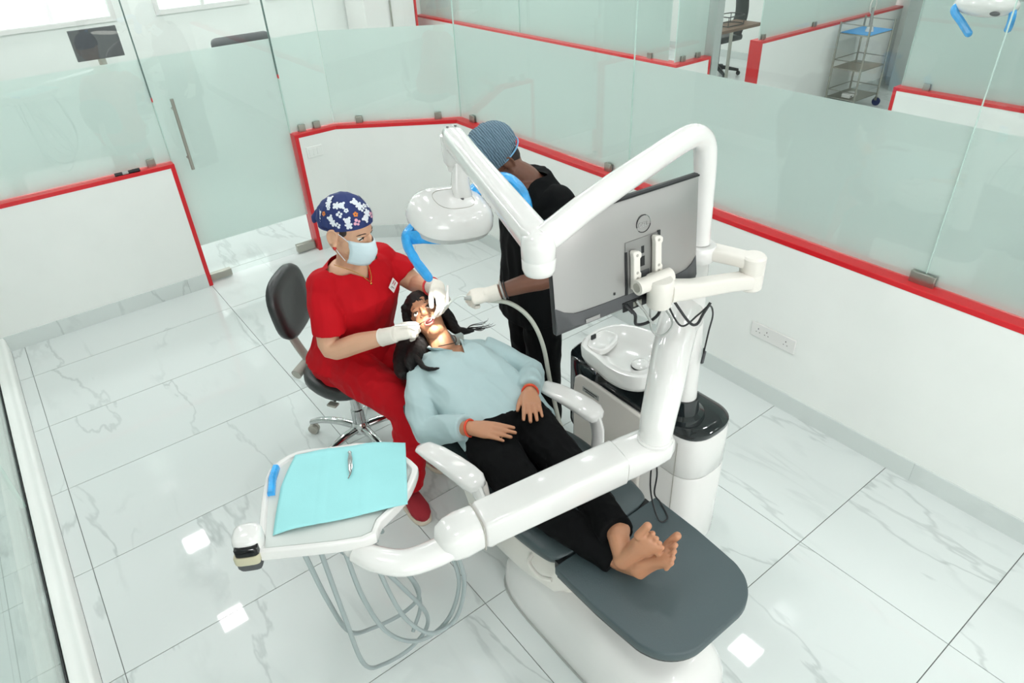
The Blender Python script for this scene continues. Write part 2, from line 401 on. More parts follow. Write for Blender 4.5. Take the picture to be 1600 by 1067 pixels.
mk = thing('marker_pen', 'black marker pen lying on red ledge left of the glass door', 'pen', (.585, 4.885, CAPZ+CAPT))
put('barrel', MB().tube([(.51, 4.90, CAPZ+CAPT+.011), (.615, 4.90, CAPZ+CAPT+.011)], .0105, 12), 'black', mk, smooth=True)
put('cap', MB().tube([(.615, 4.90, CAPZ+CAPT+.0115), (.66, 4.90, CAPZ+CAPT+.0115)], .0115, 12), 'black', mk, smooth=True)
put('printed_band', MB().tube([(.555, 4.90, CAPZ+CAPT+.011), (.59, 4.90, CAPZ+CAPT+.011)], .0108, 12), 'cablegrey', mk, smooth=True)

# ---- ceiling downlights
def ceiling_light(x, y, first, power):
    if first[0] is None:
        t = thing('ceiling_light', 'square white recessed ceiling downlight', 'light', (0, 0, 0), 'square downlights in the ceiling')
        put('frame', MB().bb(-.125, .125, -.125, .125, -.012, 0), 'gloss', t, bevel=.003)
        ld = bpy.data.lights.new('downlight', 'AREA'); ld.shape = 'SQUARE'; ld.size = .2; ld.energy = power; ld.color = (1, .975, .985)
        lo = bpy.data.objects.new('diffuser', ld); COL.objects.link(lo); lo.parent = t; lo.location = (0, 0, -.014)
        first[0] = t; t.location = (x, y, ZC); return t
    return dup(first[0], (x, y, ZC))
FA, FB = [None], [None]      # the reception side is lit more strongly
for x in (.1, 1.75, 3.35, 4.95, 6.55, 8.15):
    for y in (-1.7, -.1, 1.56, 3.2, 4.6, 5.7, 7.1, 8.7):
        if (x, y) in ((.1, -.1),): continue
        ceiling_light(x, y, FB if y > 5 and x < 3 else FA, LAMP_W*1.9 if y > 5 and x < 3 else LAMP_W)

# ============================================================ THE ROOMS AROUND
put('wall_far_right', MB().bb(9.25, 9.4, -3, 12, 0, ZC), 'wall', kind='structure')
put('baseboard_far_right', MB().bb(9.238, 9.25, -3, 9.0, 0, .1), 'skirt', kind='structure')
# far wall with windows (bright outside)
fw = MB()
for x0, x1, z0, z1 in ((-5, .3, 0, ZC), (.3, 4.1, 0, 1.30), (.3, 4.1, 2.55, ZC), (1.5, 1.9, 1.30, 2.55), (2.95, 3.15, 1.30, 2.55), (4.1, 10.6, 0, ZC)):
    fw.bb(x0, x1, 9.0, 9.15, z0, z1)
put('wall_far', fw, 'wall', kind='structure')
for k, (x0, x1) in enumerate(((.3, 1.5), (1.9, 2.95), (3.15, 4.1))):
    m = MB(); f = .05
    m.bb(x0, x1, 8.98, 9.06, 1.30, 1.30+f).bb(x0, x1, 8.98, 9.06, 2.55-f, 2.55).bb(x0, x0+f, 8.98, 9.06, 1.30+f, 2.55-f).bb(x1-f, x1, 8.98, 9.06, 1.30+f, 2.55-f)
    m.bb((x0+x1)/2-.02, (x0+x1)/2+.02, 8.99, 9.05, 1.30+f, 2.55-f)
    wn = put('window_%d' % (k+1), m, 'gloss', kind='structure')
    put('window_pane', MB().bb(x0+f, (x0+x1)/2-.02, 9.02, 9.026, 1.30+f, 2.55-f), 'frost', wn)
    put('window_pane', MB().bb((x0+x1)/2+.02, x1-f, 9.02, 9.026, 1.30+f, 2.55-f), 'frost', wn)
# side with the daylight windows behind the camera's left, and plain walls closing the place
lw = MB()
for y0, y1, z0, z1 in ((-3, 12, 0, ZC),):
    lw.bb(-3.4, -3.25, y0, y1, z0, z1)
put('wall_far_left', lw, 'wall', kind='structure')
fwl = MB()
for x0, x1, z0, z1 in ((-5, -2.0, 0, ZC), (-2.0, 2.0, 0, .95), (-2.0, 2.0, 2.8, ZC), (2.0, 10.6, 0, ZC), (-.1, .1, .95, 2.8)): fwl.bb(x0, x1, -2.6, -2.45, z0, z1)
put('wall_front', fwl, 'wall', kind='structure')
# neighbouring cubicles
w4, q, d, n, L = half_wall('wall_cubicle_far', (6.46, 4.38), (9.24, 4.38), (0, -1), thick=.13, ends=(True, False), base='baseboard_cubicle_far')
pane(w4, q, .04, L-.06, GZ, GT, GZ, FT)
for t in (.1, 1.0): clamp(w4, q, t, GZ-.005)
w2, q, d, n, L = half_wall('wall_cubicle_near', (5.66, 2.60), (5.66, -1.0), (-1, 0), ends=(True, False))
pane(w2, q, .03, L, GZ, GT, GZ, FT)
for t in (.22, 1.2): clamp(w2, q, t, GZ-.005, s=.06)
w3, q, d, n, L = half_wall('wall_cubicle_left', (5.13, 8.9), (5.13, 4.45), (-1, 0), base=None)
pane(w3, q, .03, 2.2, GZ, GT, GZ, FT); pane(w3, q, 2.2, L-.03, GZ, GT, GZ, FT)
clamp(w3, q, L-.25, GZ-.005)
w5, q, d, n, L = half_wall('wall_cubicle_return', (5.13, 4.33), (5.62, 4.33), (0, -1), ends=(False, True), base=None)
pane(w5, q, .05, L-.02, GZ, GT, GZ, FT)
for t in (.15, .36): clamp(w5, q, t, GZ-.005)
put('trim_1', MB().bb(5.64, 5.74, 4.33, 4.45, 0, ZC), 'greywall', kind='structure')
# grey sheet before the far right wall, its shade put into the colour
put('wall_shade_sheet', MB().bb(9.0, 9.06, -1.2, 4.2, .0, ZC), 'greywall', kind='structure')

# steel trolley
tr = thing('steel_trolley', 'three-tier stainless steel trolley with blue cloth standing by far white partition', 'trolley', (8.05, 4.15, 0))
X0, X1, Y0, Y1 = 7.80, 8.30, 3.98, 4.32
for x in (X0, X1):
    for y in (Y0, Y1): put('post', MB().tube([(x, y, .09), (x, y, .93)], .011, 8), 'steel', tr, smooth=True)
for z in (.14, .46, .82):
    put('shelf', MB().bb(X0, X1, Y0, Y1, z-.012, z), 'steel', tr, bevel=.003)
for z in (.22, .54, .915):
    m = MB()
    for a, b in (((X0, Y0), (X0, Y1)), ((X0, Y1), (X1, Y1)), ((X1, Y0), (X1, Y1))): m.tube([(*a, z), (*b, z)], .005, 6)
    put('guard_rail', m, 'steel', tr, smooth=True)
for x in (X0, X1):
    for y in (Y0, Y1):
        c = put('caster', MB().lathe((x-.012, y-.01, .045), ((.02, 0), (.045, .003), (.045, .02), (.02, .024)), 16, (1, .3, 0)), mat('caster_navy', srgb(40, 52, 96), .4), tr, smooth=True)
        put('caster_fork', MB().bb(x-.018, x+.018, y-.015, y+.015, .06, .095), 'steel', c)
cl = tag(put('blue_cloth', MB().bb(X0+.012, X1-.012, Y0-.004, Y1-.012, .8205, .826), mat('blue_cloth', srgb(88, 165, 225), .8), bevel=.002), 'bright blue cloth covering the top shelf of the steel trolley', 'cloth')
cm = thing('intraoral_device', 'white handheld device with looped cable standing on blue trolley cloth', 'device', (8.02, 4.1, .828))
put('cradle', MB().tube([(8.02, 4.1, .828), (8.02, 4.1, .88)], [.045, .03], 14), 'gloss', cm, smooth=True)
put('handpiece', MB().tube([(8.02, 4.1, .87), (8.03, 4.12, 1.06)], [.02, .014], 10), 'silver', cm, smooth=True)
put('cable_loop', MB().tube([(8.02+.06*math.cos(t), 4.12, 1.08+.075*math.sin(t)) for t in [i*2*PI/18 for i in range(19)]], .006, 6), 'ivory', cm, smooth=True)
bx = thing('power_supply', 'white power supply unit on the bottom trolley shelf', 'device', (7.93, 4.12, .14))
put('case', MB().bb(7.85, 8.02, 4.07, 4.17, .141, .185), 'gloss', bx, bevel=.008)
put('indicator', MB().bb(7.88, 7.895, 4.066, 4.071, .155, .168), 'black', bx)
# second operating light
l2 = thing('operating_light_far', 'white operating light with blue-wrapped handles in the cubicle at top right', 'lamp', (5.2, 1.97, 1.5))
put('lamp_housing', MB().ell((5.2, 1.955, 1.60), (.12, .185, .075), Matrix.Rotation(.1, 3, 'Z')), 'gloss', l2, smooth=True)
put('vent_slot', MB().ell((5.11, 1.86, 1.565), (.012, .03, .014)), 'darkgrey', l2, smooth=True)
put('handle', MB().tube(bez([(5.16, 2.09, 1.60), (5.12, 2.10, 1.56), (5.13, 2.045, 1.50), (5.15, 1.99, 1.435)]), .024, 8, rnd=True), 'blue', l2, smooth=True)
put('handle', MB().tube(bez([(5.2, 1.80, 1.58), (5.18, 1.785, 1.55), (5.2, 1.79, 1.50), (5.22, 1.80, 1.47)]), .022, 8, rnd=True), 'blue', l2, smooth=True)
put('arm', MB().tube(bez([(5.2, 1.95, 1.66), (5.22, 1.75, 1.88), (5.1, 1.1, 1.92), (4.95, .6, 1.86)]), .03, 10), 'gloss', l2, smooth=True)
put('pole', MB().tube([(4.95, .6, 0), (4.95, .6, 1.88)], .035, 12), 'gloss', l2, smooth=True)
# office chair and shelf in the distance
oc = thing('office_chair', 'black swivel chair half hidden behind partition end in the distance', 'chair', (8.25, 6.25, 0))
for k in range(5):
    a = k*2*PI/5+.4
    lg = put('leg', MB().tube([(8.25, 6.25, .12), (8.25+.3*math.cos(a), 6.25+.3*math.sin(a), .07)], [.03, .02], 8), 'black', oc, smooth=True)
    put('caster', MB().ell((8.25+.3*math.cos(a), 6.25+.3*math.sin(a), .032), (.03, .03, .03), n=10, m=8), 'black', lg, smooth=True)
put('stem', MB().tube([(8.25, 6.25, .1), (8.25, 6.25, .45)], .03, 10), 'black', oc, smooth=True)
put('seat', MB().bb(8.03, 8.47, 6.03, 6.47, .45, .53), 'black', oc, bevel=.03)
put('backrest', MB().tube(bez([(8.3, 6.05, .55), (8.32, 6.0, .8), (8.3, 6.02, 1.1), (8.28, 6.05, 1.35)]), [.1]*25, 12, flat=.4), 'black', oc, smooth=True)
sh = thing('wall_shelf', 'brown wooden shelf board in the distance beside the black chair', 'shelf', (8.2, 5.75, .72))
put('board', MB().bb(7.35, 8.15, 5.55, 5.95, .72, .755), 'brown', sh, bevel=.003)
for x in (7.45, 8.05): put('bracket', MB().bb(x-.01, x+.01, 5.9, 5.94, 0, .72), 'steel', sh)
wb = thing('wire_basket', 'black wire basket on the brown shelf board', 'basket', (7.75, 5.75, .756))
for z in (.765, .87): put('wire_ring', MB().tube(bez([(7.6, 5.65, z), (7.9, 5.65, z), (7.9, 5.85, z), (7.6, 5.85, z), (7.6, 5.65, z)], 4), .006, 6), 'black', wb, smooth=True)
for x, y in ((7.6, 5.65), (7.9, 5.65), (7.9, 5.85), (7.6, 5.85)): put('wire_upright', MB().tube([(x, y, .757), (x, y, .87)], .005, 6), 'black', wb)
# reception side behind the door: counter, monitor, chair
ct = thing('reception_counter', 'long grey counter with white top behind the frosted door wall', 'counter', (1.5, 7.6, 0))
put('front_panel', MB().bb(.2, 2.6, 7.4, 8.0, 0, .98), 'greywall', ct)
put('worktop', MB().bb(.15, 2.65, 7.35, 8.05, .98, 1.02), 'gloss', ct, bevel=.004)
for x in (.8, 1.4, 2.0): put('panel_joint', MB().bb(x-.003, x+.003, 7.395, 7.4005, .05, .95), 'seal', ct)
lp = thing('reception_screen', 'grey computer screen standing on the reception counter', 'monitor', (1.02, 7.7, 1.02))
put('panel', MB().bb(.85, 1.25, 7.68, 7.71, 1.16, 1.42), 'darkgrey', lp, bevel=.004)
put('stand', MB().bb(1.02, 1.08, 7.69, 7.74, 1.02, 1.2), 'steel', lp); put('foot', MB().bb(.95, 1.15, 7.64, 7.78, 1.02, 1.032), 'steel', lp)
rc = thing('lounge_chair', 'dark grey padded chair seen dimly through the glass above the door', 'chair', (2.1, 6.7, 0))
put('backrest', MB().bb(1.85, 2.4, 6.9, 7.0, .5, 1.30), 'darkgrey', rc, bevel=.05, seg=4)
put('seat', MB().bb(1.85, 2.4, 6.4, 6.9, .4, .5), 'darkgrey', rc, bevel=.03)
for x in (1.89, 2.36):
    for y in (6.45, 6.9): put('leg', MB().tube([(x, y, 0), (x, y, .41)], .015, 8), 'steel', rc, smooth=True)
cb = thing('storage_cabinet', 'tall white storage cabinet against far wall with red edge strip', 'cabinet', (4.6, 8.7, 0))
put('body', MB().bb(4.15, 4.85, 8.45, 8.98, 0, 2.1), 'gloss', cb, bevel=.004)
put('edge_strip', MB().bb(4.853, 4.88, 8.44, 8.98, 0, 2.1), 'red', cb); put('handle', MB().tube([(4.5, 8.43, .9), (4.5, 8.43, 1.2)], .01, 8), 'steel', cb)

# ============================================================ PATIENT CHAIR
CX = 1.14
ch = thing('dental_chair', 'reclined dental patient chair with dark leather cushions and white glossy base', 'dental chair', (CX, 1.3, 0))
def slab(pts_top, path_fn, thick): pass
def cushion(sections, n=28, p=4.0):
    """sections: (y, z_top, half width, thickness, x centre)"""
    rings = []
    S = bez(sections, 6)
    for i, (y, z, hw, th, xc) in enumerate(S):
        a = S[max(i-1, 0)]; b = S[min(i+1, len(S)-1)]
        t = V((0, b[0]-a[0], b[1]-a[1])).normalized(); nrm = V((1, 0, 0)).cross(t)
        if nrm.z < 0: nrm = -nrm
        c = V((xc, y, z))-nrm*th/2
        rings.append(ring(c, V((hw, 0, 0)), nrm*th/2, n, p))
    return MB().loft(rings)
# seat
put('seat', cushion([(1.085, .535, .16, .03, CX), (1.10, .553, .205, .055, CX), (1.17, .562, .228, .07, CX), (1.35, .56, .245, .075, CX), (1.5, .555, .25, .075, CX), (1.58, .55, .235, .07, CX), (1.62, .545, .2, .04, CX)]), 'leather', ch, smooth=True, ang=70)
# backrest
put('backrest', cushion([(1.60, .53, .2, .04, CX), (1.64, .545, .235, .07, CX), (1.75, .565, .25, .075, CX), (1.92, .60, .25, .07, CX), (2.05, .635, .225, .065, CX), (2.1, .647, .17, .045, CX)]), 'leather', ch, smooth=True, ang=70)
put('backrest_shell', cushion([(1.6, .46, .18, .03, CX), (1.75, .488, .21, .04, CX), (1.95, .535, .21, .04, CX), (2.09, .58, .14, .03, CX)]), 'gloss', ch, smooth=True, ang=70)
put('headrest', cushion([(2.13, .675, .08, .03, CX+.02), (2.16, .69, .115, .055, CX+.025), (2.25, .71, .125, .06, CX+.03), (2.33, .73, .11, .055, CX+.03), (2.36, .735, .07, .03, CX+.03)]), 'leather', ch, smooth=True, ang=70)
# footrest: flat rounded pad
fp = [(-.234, 1.085), (.234, 1.085), (.233, .9), (.226, .80)]
for k in range(12): a = .12+k*(PI/2-.12)/11; fp.append((.085+.137*math.cos(a), .755-.125*math.sin(a)))
for k in range(12): a = PI/2+k*(PI/2-.12)/11; fp.append((-.085+.137*math.cos(a), .755-.125*math.sin(a)))
fp += [(-.226, .80), (-.233, .9)]
fp = [(x, y-.018*(1-(x/.235)**2) if y < .7 else y) for x, y in fp]
fr = put('footrest', MB().prism(fp, (CX, 0, .512), (1, 0, 0), (0, 1, 0), (0, 0, .036)), 'leather2', ch, bevel=.007, seg=3, ang=0)
put('footrest_plate', MB().prism([(x*.97, .86+(y-.86)*.97) for x, y in fp], (CX, 0, .497), (1, 0, 0), (0, 1, 0), (0, 0, .015)), 'blackgl', ch)
put('seat_gap', MB().bb(CX-.21, CX+.21, 1.07, 1.11, .50, .535), 'black', ch)
# under-seat white body
us = []
for y, hw, z0, z1 in ((1.08, .16, .36, .48), (1.14, .2, .3, .487), (1.3, .215, .26, .487), (1.5, .215, .24, .487), (1.62, .2, .26, .475), (1.68, .15, .32, .455)):
    us.append(ring((CX, y, (z0+z1)/2), (hw, 0, 0), (0, 0, (z1-z0)/2), 28, 5))
put('seat_frame', MB().loft(us), 'cream', ch, smooth=True, ang=60)
put('release_lever', MB().tube(bez([(CX-.2, 1.24, .44), (CX-.232, 1.22, .43), (CX-.236, 1.16, .425), (CX-.215, 1.12, .43)]), .008, 8), 'cream', ch, smooth=True)
# lifting column and floor base
put('lift_column', MB().loft([ring((CX+.01, 1.3, z), (a, 0, 0), (0, b, 0), 24, 4) for z, a, b in ((.12, .17, .2), (.25, .15, .18), (.36, .15, .18))]), 'cream', ch, smooth=True, ang=60)
bs = []
for z, s, sy, pw in ((0, .985, .99, 5), (.012, 1, 1, 5), (.05, .995, .995, 5), (.12, .965, .975, 5), (.18, .90, .93, 4.5), (.225, .80, .88, 4), (.245, .64, .80, 4), (.252, .35, .5, 4)):
    bs.append(ring((CX+.005, 1.075, z), (.205*s, 0, 0), (0, .445*sy, 0), 40, pw))
put('floor_base', MB().loft(bs), 'gloss', ch, smooth=True, ang=60)
put('base_trim', MB().loft([ring((CX+.005, 1.075, z), (.21, 0, 0), (0, .45, 0), 40, 5) for z in (0, .008)]), 'cablegrey', ch, smooth=True)
# armrests
def armrest(sx):
    X0_ = 1.10+sx*.276; SK = lambda y: X0_+(1.68-y)*.19-.027+.006
    X = SK(1.41)
    pad = []
    for y, z, hw, th in ((1.695, .708, .018, .016), (1.68, .714, .034, .022), (1.62, .722, .042, .028), (1.54, .725, .045, .036), (1.475, .722, .046, .042), (1.437, .715, .044, .047), (1.416, .702, .033, .04), (1.407, .692, .015, .022)):
        pad.append(ring((SK(y), y, z-th/2), (hw, 0, 0), (0, 0, th/2), 24, 3))
    p_ = put('armrest', MB().loft(pad), 'gloss', ch, smooth=True, ang=70)
    put('armrest_post', MB().tube(bez([(X, 1.44, .675), (X-sx*.004, 1.41, .62), (X-sx*.03, 1.385, .54), (X-sx*.055, 1.38, .45)], 5), [.034, .034, .034, .033, .033, .033, .032, .032, .032, .031, .031, .031, .03, .03, .03, .03], 14, up=(1, 0, 0), flat=.55), 'gloss', p_, smooth=True)
    if sx < 0: put('armrest_bracket', MB().prism([(1.60, .665), (1.43, .66), (1.39, .47), (1.40, .36), (1.47, .36), (1.58, .58)], (X-sx*.05, 0, 0), (0, 1, 0), (0, 0, 1), (sx*.03, 0, 0)), 'cream', p_, bevel=.01, seg=3)
armrest(-1); armrest(1)

# ============================================================ WATER UNIT WITH SPITTOON
un = thing('spittoon_unit', 'white rounded dental water unit with black glossy top and spit basin', 'dental unit', (1.74, 1.47, 0))
def stadium(xc, y0, y1, r, z, n=36, rb=None):
    pts = []
    for k in range(n):
        a = 2*PI*k/n; x = math.copysign(abs(math.cos(a))**.72, math.cos(a))*r; s = math.sin(a); sy = math.copysign(abs(s)**.8, s)
        pts.append(V((xc+x, (y0+r if s < 0 else y1-r)+sy*r, z)))
    return pts
UX = 1.745
put('lower_cover', MB().loft([stadium(UX, 1.12, 1.84, .128, 0), stadium(UX, 1.115, 1.845, .133, .02), stadium(UX, 1.115, 1.845, .133, .40), stadium(UX, 1.118, 1.842, .13, .404)]), 'gloss', un, smooth=True, ang=50)
put('upper_cover', MB().loft([stadium(UX, 1.118, 1.842, .13, .407), stadium(UX, 1.115, 1.845, .133, .411), stadium(UX, 1.115, 1.845, .133, .585), stadium(UX, 1.12, 1.84, .128, .60)]), 'gloss', un, smooth=True, ang=50)
put('black_rim', MB().loft([stadium(UX, 1.122, 1.838, .126, .598), stadium(UX, 1.118, 1.842, .13, .608), stadium(UX, 1.118, 1.842, .13, .622), stadium(UX, 1.135, 1.825, .113, .634), stadium(UX, 1.16, 1.8, .088, .636)]), 'blackgl', un, smooth=True, ang=50)
# black rear shell wrapped around the far end, white side panel
put('rear_shell', MB().loft([stadium(UX, 1.55, 1.858, .146, .3), stadium(UX, 1.55, 1.858, .146, .655), stadium(UX, 1.57, 1.84, .126, .672), stadium(UX, 1.6, 1.8, .08, .675)]), 'blackgl', un, smooth=True, ang=50)
pp = [(1.36, .02), (1.72, .02), (1.755, .06), (1.765, .5), (1.755, .585), (1.725, .615), (1.68, .618), (1.36, .607)]
put('side_panel', MB().prism(pp, (1.592, 0, 0), (0, 1, 0), (0, 0, 1), (.02, 0, 0)), 'cream', un, bevel=.008, seg=3)
npl = put('name_plate', MB().bb(1.589, 1.5925, 1.6, 1.70, .545, .572), 'cablegrey', un, bevel=.002)
put('print_lines', MB().bb(1.5882, 1.5893, 1.61, 1.69, .561, .567).bb(1.5882, 1.5893, 1.625, 1.68, .551, .556), 'darkgrey', npl)
put('cover_seam', MB().bb(1.611, 1.6125, 1.195, 1.198, .02, .58), 'greyplastic', un)
# basin neck and basin
put('basin_neck', MB().loft([ring((1.70, 1.60, .63), (.07, 0, 0), (0, .12, 0), 24, 3), ring((1.69, 1.57, .70), (.09, 0, 0), (0, .13, 0), 24, 3), ring((1.67, 1.52, .775), (.10, 0, 0), (0, .12, 0), 24, 3)]), 'blackgl', un, smooth=True, ang=50)
BO = [(1.505, 1.60), (1.50, 1.54), (1.488, 1.46), (1.50, 1.38), (1.545, 1.325), (1.62, 1.315), (1.70, 1.335), (1.775, 1.39), (1.80, 1.47), (1.785, 1.56), (1.74, 1.64), (1.66, 1.675), (1.57, 1.665), (1.52, 1.64)]
BO = [p for p in bez(BO+[BO[0]], 4)][:-1]
bc = (1.64, 1.49)
def bring(s, z): return [V((bc[0]+(x-bc[0])*s, bc[1]+(y-bc[1])*s, z)) for x, y in BO]
bs_ = put('basin', MB().loft([bring(.72, .765), bring(.93, .775), bring(.985, .80), bring(1, .838), bring(.985, .849), bring(.93, .850), bring(.86, .846), bring(.72, .832), bring(.5, .815), bring(.2, .808), bring(.05, .808)]), 'gloss', un, smooth=True, ang=70)
put('drain_cap', MB().lathe((1.625, 1.415, .817), ((.034, 0), (.038, .005), (.036, .009), (.02, .012), (.002, .0125))), 'gloss', bs_, smooth=True, ang=60)
put('drain_ring', MB().lathe((1.625, 1.415, .8135), ((.035, 0), (.039, .001), (.039, .003), (.035, .004))), 'darkgrey', bs_, smooth=True)
put('cup_stand', MB().loft([ring((1.60, 1.60, z), (a, .02, 0), (-.01, b, 0), 28, 3) for z, a, b in ((.830, .07, .046), (.850, .07, .046), (.852, .067, .043), (.852, .058, .036), (.8485, .054, .033), (.8485, .01, .01))]), 'gloss', bs_, smooth=True, ang=50)
put('cup_spout', MB().bb(1.565, 1.59, 1.625, 1.633, .851, .872), 'black', bs_, bevel=.003)
# column
COLX, COLY = 1.708, 1.262
put('column_collar', MB().lathe((COLX, COLY, .634), ((.085, 0), (.08, .02), (.062, .03), (.056, .06), (.054, .09))), 'blackgl', un, smooth=True, ang=40)
put('column', MB().tube([(COLX, COLY, .70), (COLX+.002, COLY+.006, .95), (COLX+.006, COLY+.014, 1.22), (COLX+.008, COLY+.018, 1.29)], [.046, .042, .036, .036], 24), 'gloss', un, smooth=True, ang=50)

# ============================================================ DELIVERY ARM WITH INSTRUMENT TRAY
da = thing('delivery_arm', 'white articulated delivery arm crossing over patient legs to an instrument tray', 'dental arm', (1.66, 1.27, 0))
sw = bez([(1.668, 1.285, 1.085), (1.60, 1.245, 1.095), (1.48, 1.165, 1.09), (1.37, 1.09, 1.045), (1.305, 1.052, .97), (1.285, 1.04, .905)], 6)
nn = len(sw)
put('swan_neck', MB().tube(sw, [.075-.024*(i/(nn-1))**.8 for i in range(nn)], 24, rnd=True), 'gloss', da, smooth=True, ang=60)
put('neck_ring', MB().lathe((1.284, 1.04, .898), ((.05, 0), (.056, .004), (.056, .012), (.052, .016))), 'gloss', da, smooth=True)
JR = V((1.262, 1.055, .862)); JL = V((.640, 1.188, .808)); dv = (JL-JR).normalized(); sd = V((0, 0, 1)).cross(dv).normalized()
def beam(p0, p1, hw0, hh0, hw1, hh1, n=24, pw=5, extra=0):
    return MB().loft([ring(p0+(p1-p0)*t, sd*(hw0+(hw1-hw0)*t)*s, V((0, 0, 1))*(hh0+(hh1-hh0)*t)*s, n, pw) for t, s in ((0, .6), (.012, .9), (.03, 1), (.97, 1), (.988, .9), (1, .6))])
put('hinge_block', MB().loft([ring(JR+dv*t+V((0, 0, z)), sd*a, V((0, 0, b)), 28, 4) for t, z, a, b in ((-.088, .0, .02, .02), (-.082, 0, .042, .03), (-.055, 0, .060, .038), (0, 0, .064, .043), (.07, .0, .062, .05), (.10, .0, .060, .05))]), 'gloss', da, smooth=True, ang=60)
put('hinge_cover', MB().loft([ring(JR+dv*.055-sd*(.057+e)+V((0, 0, -.006)), dv*a, V((0, 0, b)), 28, 2.4) for e, a, b in ((0, .062, .034), (.008, .06, .032), (.011, .05, .025))]), 'cream', da, smooth=True, ang=50)
put('beam', beam(JR+dv*.09, JL-dv*.055, .060, .051, .057, .050, pw=7), 'gloss', da, smooth=True, ang=60)
put('elbow_block', MB().loft([ring(JL+dv*t, sd*a, V((0, 0, b)), 24, 3.5) for t, a, b in ((-.055, .059, .052), (0, .062, .055), (.035, .058, .05), (.062, .045, .04), (.074, .02, .02))]), 'gloss', da, smooth=True, ang=60)
put('elbow_cover', MB().loft([ring(JL-dv*.01-sd*(.056+e)+V((0, 0, -.010)), dv*a, V((0, 0, b)), 28, 2.4) for e, a, b in ((0, .065, .034), (.007, .063, .032), (.01, .052, .025))]), 'cream', da, smooth=True, ang=50)
put('elbow_seam', MB().loft([ring(JL-dv*(.054+e), sd*.0600, V((0, 0, .0535)), 24, 6) for e in (0, .003)]), 'greyplastic', da)
cv = bez([(.63, 1.190, .790), (.56, 1.19, .790), (.47, 1.215, .793), (.41, 1.275, .80), (.385, 1.33, .80)], 6)
put('curved_arm', MB().tube(cv, [.047-.010*i/(len(cv)-1) for i in range(len(cv))], 20, flat=.75), 'gloss', da, smooth=True, ang=60)
# tray: rounded plate with raised border
TP = [(.148, 1.455), (.40, 1.305), (.47, 1.335), (.575, 1.375), (.655, 1.44), (.668, 1.475), (.655, 1.55), (.60, 1.66), (.50, 1.72), (.40, 1.775), (.31, 1.76), (.262, 1.70), (.205, 1.585)]
TP = [q[:2] for q in bez(TP+[TP[0]], 3)][:-1]
tpc = V((.40, 1.53, 0))
def tring(s, z): return [V((tpc.x+(x-tpc.x)*s, tpc.y+(y-tpc.y)*s, z)) for x, y in TP]
ty = put('tray', MB().loft([tring(.93, .815), tring(.99, .822), tring(1, .838), tring(1, .856), tring(.985, .860), tring(.93, .860), tring(.915, .853), tring(.90, .851)]), 'gloss', da, smooth=True, ang=35, bevel=.003)
put('tray_mat', MB().loft([tring(.902, .8505), tring(.898, .854), tring(.2, .854)]), 'greyplastic' if False else mat('tray_silicone', srgb(205, 212, 208), .35), ty)
put('tray_foot', MB().loft([ring((.395, 1.36, z), (.035*s, -.02*s, 0), (.02*s, .035*s, 0), 20, 3) for z, s in ((.78, .9), (.79, 1), (.82, 1.1))]), 'gloss', ty, smooth=True)
put('blue_film_wrap', MB().loft([ring(c, (.010, -.006, 0), (0, 0, .02), 10, 3) for c in ((.262, 1.642, .852), (.288, 1.70, .855), (.318, 1.745, .853))]), 'blue', da, smooth=True)
# control pod on the tray corner
pd = put('control_pod', MB().loft([ring((.146, 1.505, z), V((.036, -.019, 0))*s, V((.019, .036, 0))*s, 24, 3) for z, s in ((.835, .9), (.85, 1), (.885, 1), (.897, .93), (.902, .7), (.903, .2))]), 'gloss', da, smooth=True, ang=60)
put('pod_face', MB().loft([ring((.127, 1.474, z), V((.030, -.0165, 0))*s, V((.008, .015, 0))*s, 20, 4) for z, s in ((.80, .85), (.81, 1), (.838, 1), (.845, .9))]), 'darkgrey', pd, smooth=True, ang=50)
put('pod_band', MB().loft([ring((.1245, 1.468, z), V((.031, -.0175, 0))*s, V((.009, .015, 0))*s, 20, 4) for z, s in ((.832, .95), (.838, 1), (.856, 1), (.862, .95))]), mat('ivory_band', srgb(196, 192, 164), .4), pd, smooth=True, ang=50)
put('pod_window', MB().loft([ring((.129, 1.470, z), V((.028, -.0155, 0))*s, V((.009, .015, 0))*s, 20, 4) for z, s in ((.86, 1), (.884, 1), (.886, .9))]), 'screen', pd, smooth=True, ang=50)
# grey instrument hoses looping under the tray to the floor side
HS = [
 [(.26, 1.42, .80), (.285, 1.43, .55), (.33, 1.47, .30), (.42, 1.53, .16), (.55, 1.52, .15), (.60, 1.47, .28), (.52, 1.44, .55), (.40, 1.42, .80)],
 [(.30, 1.40, .80), (.31, 1.39, .5), (.33, 1.40, .2), (.41, 1.45, .05), (.53, 1.44, .06), (.585, 1.40, .22), (.50, 1.38, .5), (.39, 1.36, .80)],
 [(.36, 1.38, .80), (.375, 1.37, .55), (.43, 1.38, .3), (.53, 1.38, .16), (.64, 1.36, .2), (.69, 1.33, .4), (.64, 1.28, .68), (.60, 1.23, .79)],
 [(.43, 1.36, .80), (.445, 1.36, .6), (.49, 1.36, .35), (.57, 1.35, .2), (.66, 1.33, .23), (.70, 1.31, .42), (.65, 1.26, .68), (.61, 1.22, .79)],
 [(.33, 1.45, .80), (.40, 1.48, .62), (.50, 1.50, .50), (.585, 1.50, .35), (.60, 1.48, .2), (.54, 1.45, .12)],
]
for h in HS: put('instrument_hose', MB().tube(bez(h, 8), .0075, 8), 'hose', da, smooth=True)
for x, y in ((.44, 1.39), (.47, 1.41)): put('instrument_holder', MB().tube([(x, y, .82), (x+.02, y-.012, .74)], .007, 8), 'hose', da, smooth=True)

